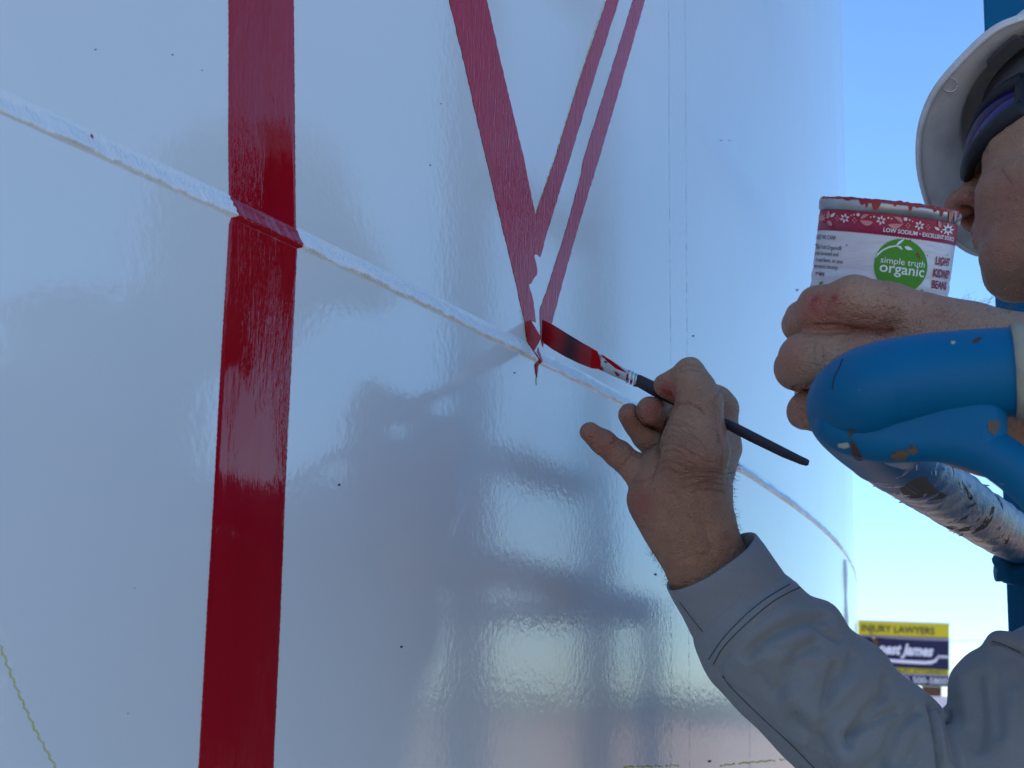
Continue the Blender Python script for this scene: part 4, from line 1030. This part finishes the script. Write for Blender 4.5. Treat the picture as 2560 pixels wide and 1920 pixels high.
label_text('lettering', 'organic', (2198, 678), (2307, 693), .0054, M['white'], .010)
for t_, x, y in (('LIGHT', 2336, 660), ('KIDNEY', 2330, 690), ('BEANS', 2326, 719)): label_text('lettering', t_, (x, y), None, .0041, M['crim'], .032, stretch=.86)
for t_, x, y in (('THE BEST WE CAN!', 2090, 600), ('Simple Truth Organic\u00ae', 2105, 626), ('carefully harvested and', 2097, 641), ('for peak flavor, so you', 2108, 659), ('enjoy nature\u2019s bounty', 2096, 674), ('year long', 2063, 688)):
    label_text('lettering', t_, None, (x, y), .0021 if t_[0] != 'T' else .0023, M['ink'], .012, right=True, stretch=.9)
label_text('lettering', '\u00ae', (2297, 733), None, .0022, M['ink'], .01)
# green disc
def canrel(cx, cy, dx, dy):   # pixel offsets on the label plane near cx,cy
    return canpx(cx+dx, cy+dy)
gc = (2251, 665)
ring = [canpx(gc[0]+66*math.cos(a), gc[1]+68*math.sin(a)) for a in np.linspace(0, 2*math.pi, 49)[:-1]]
put('green_disc', ring, M['green'], .00055)
def leafshape(x, y, L, wd, ang, mat, name='leaf_print', off=.0008, bend=0.):
    pts = []
    for i in range(9): t = i/8; pts.append((t, wd*math.sin(math.pi*t**.8)))
    for i in range(7, 0, -1): t = i/8; pts.append((t, -wd*math.sin(math.pi*t**.8)))
    out = []
    for u, v in pts:
        X = u*L; Y = v+bend*L*u*(1-u)*4; ca, sa = math.cos(math.radians(ang)), math.sin(math.radians(ang)); out.append(canpx(x+X*ca-Y*sa, y-(X*sa+Y*ca)))
    put(name, out, mat, off)
def disc(x, y, r_, mat, name='dot_print'): put(name, [canpx(x+r_*math.cos(a), y+r_*math.sin(a)) for a in np.linspace(0, 2*math.pi, 11)[:-1]], mat, .0008)
leafshape(2240, 613, 26, 3.2, 38, M['white']); leafshape(2260, 617, 22, 4.5, -20, M['white'])
L = [(2188, 646), (2194, 634), (2206, 624), (2222, 616), (2240, 613), (2252, 616), (2256, 626), (2253, 618), (2240, 616), (2222, 620), (2208, 627), (2197, 637)]
put('leaf_print', [canpx(*q) for q in L], M['white'], .0008)
def flower(x, y, R1, mat, n=5, r_=2.6):
    for k in range(n):
        a = 2*math.pi*k/n+.3; leafshape(x+R1*.28*math.cos(a), y-R1*.28*math.sin(a), R1*.85, r_, math.degrees(a), mat, 'flower_print')
for x, y in ((2114, 546), (2203, 551), (2297, 564)): flower(x, y, 11, M['cream'], 6)
for x, y in ((2138, 551), (2269, 564), (2318, 568), (2096, 546)):
    for dx, dy in ((-4, 0), (4, 0), (0, -5), (0, 5)): disc(x+dx, y+dy, 2, M['pink'])
for x, y, r_ in ((2130, 539, 1.6), (2137, 537, 2.2), (2147, 537, 4.2), (2178, 543, 1.8), (2186, 542, 2.4), (2221, 545, 2.4), (2229, 547, 1.8), (2263, 548, 4.6), (2273, 550, 2.2), (2280, 553, 1.6), (2351, 579, 2.6)): disc(x, y, r_, M['cream'])
leafshape(2153, 548, 24, 4, 28, M['pink'], bend=.1); leafshape(2184, 556, 34, 6.5, 170, M['pink'], bend=.15)
leafshape(2256, 557, 26, 4.5, 145, M['pink'], bend=-.1); leafshape(2220, 562, 38, 6.5, 5, M['pink'], bend=-.15)
leafshape(2072, 548, 22, 4.5, 80, M['pink']); leafshape(2079, 543, 16, 3.5, 40, M['cream']); leafshape(2072, 552, 18, 5, -50, M['pink'])
leafshape(2348, 570, 20, 4, 100, M['pink']); leafshape(2346, 575, 15, 3.5, 150, M['cream'])
for k in range(8):
    a = 2*math.pi*k/8; leafshape(2367, 574, 16, 2.2, math.degrees(a), M['white'], 'sun_print')
disc(2367, 574, 8, M['white'], 'sun_print'); 
put('sun_print', [canpx(2367+5*math.cos(a), 574+5*math.sin(a)) for a in np.linspace(0, 2*math.pi, 11)[:-1]], M['band'], .0010)
for k in range(8):
    a = 2*math.pi*k/8; leafshape(2058, 545, 13, 2, math.degrees(a), M['pink'], 'sun_print')
leafshape(2050, 712, 14, 3, 40, M['green']); put('leaf_print', [canpx(*q) for q in [(2036, 714), (2044, 718), (2054, 714), (2044, 720), (2034, 717)]], M['ink'], .0008)
# green stripe near the foot of the label
lo_ = [(-math.pi*RB*.95+i*math.pi*RB*1.9/60) for i in range(61)]
put('green_stripe', [(q, .009) for q in lo_]+[(q, .020) for q in lo_[::-1]], M['green'], .0005)
flush_prints(labelo)
# paint on the rim
def rimblob(x, wd, dr):
    s_, _ = canpx(x, 520); pts = []
    for i in range(9):
        t = -1+2*i/8; pts.append((s_+t*wd/2, HC+.0002-dr*max(0, 1-abs(t)**2.2)))
    pts += [(s_+wd/2, HC+.0004), (s_-wd/2, HC+.0004)]; V, Fc, m_ = wrap_poly('d', pts, M['drip'], .0019); return V, Fc
V = []; Fc = []
for x, wd, dr in ((2157, .004, .003), (2168, .002, .0042), (2180, .010, .0016), (2190, .0055, .0052), (2196, .003, .0028), (2236, .002, .002), (2274, .0025, .0034), (2290, .004, .0012), (2334, .003, .0022), (2350, .003, .0038), (2372, .0045, .0062), (2384, .004, .0052), (2390, .005, .0028), (2240, .03, .0008), (2350, .03, .001), (2120, .006, .001)):
    v, fc = rimblob(x, wd, dr); o = len(V); V += v; Fc += [tuple(i+o for i in q) for q in fc]
mesh_obj('paint_drips', V, Fc, M['drip'], can, False)
L = [cpt(a*RB, HC+.0002+.0005*abs(vnoise([a*14], 4)[0]), .0002+.0004*vnoise([a*9], 5)[0]) for a in np.linspace(-1.7, 1.7, 220)]
tube('paint_crust', L, [.0008+.0012*max(0, vnoise([i*.31], 8)[0])+.0008*max(0, vnoise([i*.09], 3)[0]) for i in range(220)], M['drip'], can, 7)
lathe('paint_pool', [(HC-.03, 0.0001), (HC-.03, RB-.0016)], M['drip'], can)
for x, y, r_ in ((2119, 613, 1.6), (2274, 601, 2), (2292, 634, 3), (2295, 640, 2.5), (2297, 645, 2), (2294, 700, 1.6), (2316, 638, 1.2), (2365, 637, 1.5), (2045, 612, 2.5), (2054, 686, 3), (2350, 664, 1.5)):
    put('paint_fleck', [canpx(x+r_*math.cos(a), y+r_*1.3*math.sin(a)) for a in np.linspace(0, 2*math.pi, 9)[:-1]], M['drip'], .0010)
flush_prints(labelo)

# ------------------------------------------------------------------ lift basket
basket = root('lift_basket', (.5, 1.5, 4.0), 'blue tubular guard rail of the work platform, paint chipped and flaking', 'guard rail')
def spline(pts, n):
    P = np.array(pts, float); m = len(P)-1; out = []
    for i in range(n+1):
        u = min(i*m/n, m-1e-6); k = int(u); t = u-k; p0, p1, p2, p3 = P[max(k-1, 0)], P[k], P[k+1], P[min(k+2, m)]
        out.append(.5*((2*p1)+(-p0+p2)*t+(2*p0-5*p1+4*p2-p3)*t*t+(-p0+3*p1-3*p2+p3)*t**3))
    return np.array(out)
dirW = unit(np.array([.37, .93, 0])); c_a = at(2132, 1030, .80); RAILZ = c_a[2]
# near leg, bend and far leg of the top rail
near = [at(3100, 900, .74), at(2800, 915, .77), at(2560, 928, .785), at(2350, 942, .79), at(2220, 962, .79), at(2148, 990, .795), at(2124, 1022, .83), at(2140, 1058, .90), at(2196, 1112, .98), at(2270, 1165, 1.07)]
pn = spline(near, 110)
tube('top_rail', pn, .0212, M['blue'], basket, 48)
farp = [at(2196, 1112, .98), at(2270, 1165, 1.07), at(2400, 1256, 1.22), at(2560, 1358, 1.50), at(2700, 1440, 1.85)]
pf = spline(farp, 120)
def flk(i, a): return 1.035+.03*math.sin(a*3+i*.22)*math.sin(i*.13+a)+.02*math.sin(i*1.1+a*5)
Vv = []
o = tube('flaking_rail', pf[2:], .0205, M['flake'], basket, 64, rf=flk); o['label'] = 'silver blue flaking paint on the rail'
# curled paint chips on the far leg
Vc = []; Fcc = []
for k in range(120):
    i = random.randint(8, 108); c = pf[i]; T = unit(pf[i+1]-pf[i]); a = random.uniform(0, 2*math.pi); n1 = unit(np.cross(T, [0, 0, 1])); n2 = np.cross(T, n1); n_ = n1*math.cos(a)+n2*math.sin(a); b_ = np.cross(T, n_)
    L_ = random.uniform(.003, .007); W_ = random.uniform(.002, .006); p0 = c+n_*.0208; o = len(Vc)
    for u, lift in ((0, 0), (.5, .0006), (1, .0012*random.random()+.0006)):
        for v in (-1, 0, 1): Vc.append(p0+b_*(L_*u)+T*(v*W_*(1-.5*u))+n_*lift)
    for u in (0, 1):
        for v in (0, 1): Fcc.append((o+u*3+v, o+u*3+v+1, o+u*3+v+4, o+u*3+v+3))
ck = mesh_obj('paint_chip', Vc, Fcc, M['flake'], basket, False); ck['kind'] = 'stuff'
# brace that swoops down under the near leg
pb = spline([at(2085, 1050, .80), at(2130, 1078, .795), at(2220, 1098, .79), at(2350, 1096, .785), at(2440, 1115, .78), at(2520, 1160, .775), at(2620, 1250, .77), at(2760, 1420, .76)], 60)
tube('brace', pb, .0112, M['blue'], basket, 32)
# saddle plate between rail and brace
fs = Field(.012)
for i in range(2, 44): fs.cap(pb[i], pb[i]+(pn[np.argmin(np.abs(project(pn)[:, 0]-project(pb[i:i+1])[0, 0])+ (pn@F_ > 5.0)*0)]-pb[i])*.45, .0095, .0095, k=.004) if project(pb[i:i+1])[0, 0] < 2468 else None
V, Q = fs.mesh(.0022); mesh_obj('saddle', V, Q, M['blue'], basket); sadV, sadQ = V, Q
# worn collar on the near leg
i0 = int(np.argmin(np.abs(project(pn)[:, 0]-2552)+(np.arange(len(pn)) > 60)*1e4))
tube('worn_collar', pn[i0-6:i0+2], .0228, M['tape'], basket, 40, rf=lambda i, a: 1+.012*math.sin(7*a+i))
# rust bare patch and chips on the near leg: real lifted patches
def patch(name, poly, mat, pth, rad, lift=.0003):
    bvp = patch.b
    bm = bmesh.new(); vs_ = [bm.verts.new((x, y, 0)) for x, y in poly]
    for t in tessellate_polygon([[Vector((*q, 0)) for q in poly]]):
        try: bm.faces.new([vs_[i] for i in t])
        except ValueError: pass
    for ax in (0, 1):
        lo_v, hi_v = min(q[ax] for q in poly), max(q[ax] for q in poly); c_ = lo_v+5
        while c_ < hi_v:
            bmesh.ops.bisect_plane(bm, geom=bm.verts[:]+bm.edges[:]+bm.faces[:], plane_co=(c_, c_, 0), plane_no=(1-ax, ax, 0)); c_ += 5
    bm.verts.index_update(); P = []; ok = True
    for v in bm.verts:
        d = unit(raydir(v.co.x, v.co.y)); h = bvp.ray_cast(Vector(CAM), Vector(d)); P.append(None if h[0] is None else np.array(h[0])-d*lift)
    Fc = [tuple(v.index for v in q.verts) for q in bm.faces if all(P[v.index] is not None for v in q.verts)]; bm.free()
    P = [p_ if p_ is not None else np.zeros(3)+at(*poly[0], .8) for p_ in P]
    mesh_obj(name, P, Fc, mat, basket)
vq = []; fq = []
for pth, rad in ((pn, .0212), (pb, .0112), (pf, .0215)):
    v, fc = tube(None, pth, rad, None, None, 40); o = len(vq); vq += v; fq += [tuple(i+o for i in q) for q in fc]
o = len(vq); vq += [tuple(v) for v in sadV]; fq += [tuple(int(i)+o for i in q) for q in sadQ]
patch.b = BVHTree.FromPolygons([Vector(v) for v in vq], fq)
M['rustdark'] = mat_new('bare_steel_brown', (.13, .10, .075), .75, .25)
M['rust'] = mat_new('bare_rust', (.10, .045, .03), .8, .2); M['bare'] = mat_new('bare_primer', (.42, .40, .34), .6, .3)
for poly, mt in (([(2248, 1222), (2290, 1195), (2318, 1190), (2322, 1205), (2330, 1212), (2345, 1228), (2372, 1240), (2360, 1247), (2345, 1249), (2320, 1253), (2298, 1249), (2285, 1252), (2272, 1243), (2262, 1240)], M['rustdark']), ([(2398, 1290), (2412, 1284), (2420, 1270), (2440, 1255), (2438, 1266), (2432, 1280), (2424, 1286), (2415, 1300), (2402, 1302)], M['rustdark']),
                 ([(2466, 1054), (2480, 1050), (2500, 1053), (2499, 1066), (2494, 1078), (2484, 1090), (2478, 1083), (2470, 1078), (2471, 1066)], M['rustdark']), ([(2128, 1100), (2140, 1112), (2150, 1132), (2158, 1152), (2145, 1152), (2133, 1145), (2127, 1120)], M['rust']), ([(2432, 850), (2448, 842), (2456, 843), (2446, 854), (2434, 860)], M['rust']),
                 ([(2094, 1110), (2120, 1106), (2124, 1118), (2110, 1122), (2095, 1118)], M['bare']), ([(2378, 852), (2390, 853), (2386, 860), (2378, 860)], M['bare']), ([(2120, 1076), (2134, 1072), (2138, 1080), (2128, 1090), (2124, 1098)], M['btext'])):
    patch('chipped_patch', poly, mt, None, None)
L = surf_line(patch.b, curvepts([(2106, 896), (2098, 920), (2085, 940), (2080, 975)]), .0001)
if len(L) > 3: tube('paint_crack', L, .0004, M['frame'], basket, 5)
# posts, rungs, mid rails, toe board, floor
def boxp(name, a, b, wx, wy, mat, parent, bev=.003):
    a = np.array(a, float); b = np.array(b, float); T = unit(b-a); up = np.array([0, 0, 1.]) if abs(T[2]) < .9 else dirW; n1 = unit(np.cross(T, up)); n2 = np.cross(n1, T); V = []
    for c in (a, b):
        for s1, s2_ in ((-1, -1), (1, -1), (1, 1), (-1, 1)): V.append(c+n1*s1*wx/2+n2*s2_*wy/2)
    o = mesh_obj(name, V, [(0, 1, 2, 3), (7, 6, 5, 4)]+[(i, 4+i, 4+(i+1) % 4, (i+1) % 4) for i in range(4)], mat, parent, False)
    m_ = o.modifiers.new('bevel', 'BEVEL'); m_.width = bev; m_.segments = 3; return o
FLR = 4.02
p1 = at(2579, 1300, 1.56); p2 = p1+dirW*.46; p2[2] = p1[2]
for p_, top in ((p1, EYE+.98), (p2, EYE+.98)): boxp('post', (p_[0], p_[1], FLR), (p_[0], p_[1], top), .046, .046, M['blue'], basket)
for z in (EYE+.27, EYE+.60, EYE+.93): boxp('rung', (p1[0], p1[1], z), (p2[0], p2[1], z), .030, .030, M['blue'], basket)
cr_near = at(2132, 1030, .80)
boxp('post', (c_a[0]+.02, c_a[1], FLR), (c_a[0]+.02, c_a[1], RAILZ-.30), .04, .04, M['blue'], basket)
farc = np.array([.80, 2.30, RAILZ]); tube('top_rail', spline([pf[-1], pf[-1]*.5+(farc-dirW*.1)*.5, farc-dirW*.1, farc, farc+np.array([.1, 0, 0])], 40), .0205, M['blue'], basket, 20)
for dz in (.32,): 
    tube('mid_rail', [np.array([c_a[0], c_a[1], RAILZ-dz]), farc-[0, 0, dz]], .017, M['blue'], basket, 20)
for z in (.5, .95): tube('mid_rail', [farc-[0, 0, z], farc-[0, 0, z]+[.9, -.3, 0]], .017, M['blue'], basket, 16)
boxp('post', (farc[0], farc[1], FLR), (farc[0], farc[1], RAILZ+.015), .04, .04, M['blue'], basket)
e1 = farc+[.75, -.30, 0]; e2 = np.array([1.05, .62, RAILZ]); boxp('post', (e1[0], e1[1], FLR), (e1[0], e1[1], RAILZ+.015), .04, .04, M['blue'], basket)
boxp('post', (e2[0], e2[1], FLR), (e2[0], e2[1], RAILZ+.015), .04, .04, M['blue'], basket)
tube('top_rail', [farc+[.1, -.04, 0], e1], .0205, M['blue'], basket, 16); tube('top_rail', [e1, e2], .0205, M['blue'], basket, 16)
V = [(c_a[0]-.02, c_a[1]-.05), (farc[0]-.02, farc[1]+.02), (e1[0]+.03, e1[1]+.03), (e2[0]+.03, e2[1]-.05)]
mesh_obj('platform_floor', [(x, y, 3.96) for x, y in V]+[(x, y, FLR) for x, y in V], [(3, 2, 1, 0), (4, 5, 6, 7)]+[(i, (i+1) % 4, 4+(i+1) % 4, 4+i) for i in range(4)], M['darksteel'], basket, False)
# stub and bolt under the far rail
kb = at(2524, 1430, 1.47); tube('bolt_head', [kb-R_*.012, kb+R_*.02], .0085, M['blue'], basket, 16)
tube('bracket', [at(2500, 1395, 1.46), at(2520, 1440, 1.47), at(2560, 1450, 1.47), at(2600, 1420, 1.47)], .0075, M['blue'], basket, 12)

# ------------------------------------------------------------------ billboard
BD = 250.
def B(x, y, d=0.): return at(x, y, BD-d)
bb = root('billboard', at(2260, 1790, BD)*np.array([1, 1, 0]), 'far roadside billboard for injury lawyers, yellow strip over navy with white script', 'billboard')
def bquad(name, pts, mat, d=0., th=.5, parent=bb):
    P = [B(x, y, d) for x, y in pts]; P2 = [B(x, y, d-th) for x, y in pts]; n = len(P)
    tri = [tuple(t) for t in tessellate_polygon([[Vector((*q, 0)) for q in pts]])]
    return mesh_obj(name, P+P2, tri+[(i, (i+1) % n, n+(i+1) % n, n+i) for i in range(n)], mat, parent, False)
def bx(u, v):   # board coordinates: u right 0..1, v down in px
    return (2145+u*228, 1552+u*8+v)
bquad('panel', [bx(0, 0), bx(1, 0), bx(1, 157), bx(0, 157)], M['bnavy'], 0, .9)
bquad('yellow_strip', [bx(0, 0), bx(1, 0), bx(1, 34), bx(0, 34)], M['byel'], .12, .1)
bquad('grey_strip', [bx(0, 35.5), bx(1, 35.5), bx(1, 42), bx(0, 39)], M['bgrey'], .12, .1)
bquad('swoosh', [bx(.2, 92), bx(.5, 94), bx(.75, 95), bx(.84, 91), bx(.86, 84), bx(.885, 84), bx(.86, 96), bx(.8, 102), bx(.7, 103), bx(.5, 102), bx(.2, 99)], M['bwhite'], .12, .1)
bquad('white_strip', [bx(0, 129), bx(1, 129), bx(1, 130.5), bx(0, 130.5)], M['bwhite'], .12, .1)
bquad('yellow_strip', [bx(0, 113), bx(1, 115), bx(1, 127), bx(0, 125)], M['byel'], .12, .1)
def btxt(txt, u0, v0, u1, v1, cap, mat, bold=.02, shear=0.):
    V, Fc = text_mesh(txt, bold, shear=shear); x0, x1 = V[:, 0].min(), V[:, 0].max(); P = []
    for v in V:
        t = (v[0]-x0)/(x1-x0); u = u0+(u1-u0)*t; vy = v0+(v1-v0)*t-v[1]/.69*cap; P.append(B(*bx(u, vy), .3))
    mesh_obj('lettering', P, Fc, mat, bb, False)
btxt('INJURY LAWYERS', .04, 26, .84, 28, 17, M['btext'], .01)
btxt('Er', .02, 72, .14, 74, 25, M['bwhite'], .03, .3)
btxt('nest James', .22, 79, .83, 82, 26, M['bwhite'], .04, .35)
btxt('.com', .86, 85, .99, 86, 9, M['bwhite'], .04)
btxt('PERSONAL INJURY ATTORNEYS', .05, 123, .97, 125, 8, M['btext'], .02)
btxt('24/7  (800) 500-5800', .12, 150, .98, 151, 15, M['bwhite'], .01)
bquad('portrait_print', [bx(.155, 47), bx(.20, 44), bx(.225, 52), bx(.215, 85), bx(.15, 85), bx(.165, 60)], M['brown'], .4, .1)
bquad('portrait_print', [bx(.15, 38), bx(.185, 37), bx(.19, 43), bx(.165, 45)], M['face'], .45, .1)
bquad('column', [bx(.70, 157.5), bx(.915, 157.5), bx(.915, 320), bx(.70, 320)], M['brown'], -.3, 1.6)
bquad('edge_frame', [bx(-.012, -3), bx(1.012, -3), bx(1.012, 0), bx(-.012, 0)], M['bwhite'], .1, 1.)
gl_z = 0
wire = bpy.data.objects; 
o = tube('overhead_cable', spline([at(1900, 1560, 180), at(2300, 1600, 180), at(2700, 1596, 180)], 20), .03, M['bgrey'], None, 5); tag(o, 'thin dark cable crossing the sky beside the billboard', 'cable')
wh = at(2340, 1752, 240)
sh = mesh_obj('white_shed', [(wh[0]+a*14, wh[1]+b*5, c*(wh[2]+.6)) for c in (0, 1) for a, b in ((-1, -1), (1, -1), (1, 1), (-1, 1))], [(0, 3, 2, 1), (4, 5, 6, 7)]+[(i, (i+1) % 4, 4+(i+1) % 4, 4+i) for i in range(4)], M['bwhite'], None, False)
tag(sh, 'low white flat roofed building at the foot of the billboard', 'building')

# ------------------------------------------------------------------ ground and far tree line (seen mirrored in the tank)
n = 64; gv = [(0, 0, 0)]
for rr in (30, 120, 500, 3500):
    for i in range(n): gv.append((rr*math.cos(2*math.pi*i/n), rr*math.sin(2*math.pi*i/n), 0))
gf = [(0, 1+i, 1+(i+1) % n) for i in range(n)]
for k in range(3):
    for i in range(n): a = 1+k*n; gf.append((a+i, a+n+i, a+n+(i+1) % n, a+(i+1) % n))
gr = mesh_obj('ground', gv, gf, M['ground'], None, False); gr['kind'] = 'structure'
tv = []; tf = []
for k in range(420):
    ang = math.radians(random.uniform(-35, 75)); rr = random.uniform(430, 470); cx_, cy_ = rr*math.cos(ang), rr*math.sin(ang); hgt = random.uniform(5.5, 9.0); wdt = random.uniform(5, 9)
    for q in range(60):
        u = rng.normal(size=3); u /= np.linalg.norm(u); p_ = np.array([cx_, cy_, hgt*.55])+u*np.array([wdt, wdt, hgt*.45])*random.uniform(.6, 1); s_ = random.uniform(.8, 1.8)
        a = rng.normal(size=3)*s_; b = rng.normal(size=3)*s_; o = len(tv); tv += [p_, p_+a, p_+b]; tf.append((o, o+1, o+2))
tl = mesh_obj('distant_wood', tv, tf, M['leaf'], None, False); tl['kind'] = 'stuff'; tl['label'] = 'far line of dark trees along the horizon'
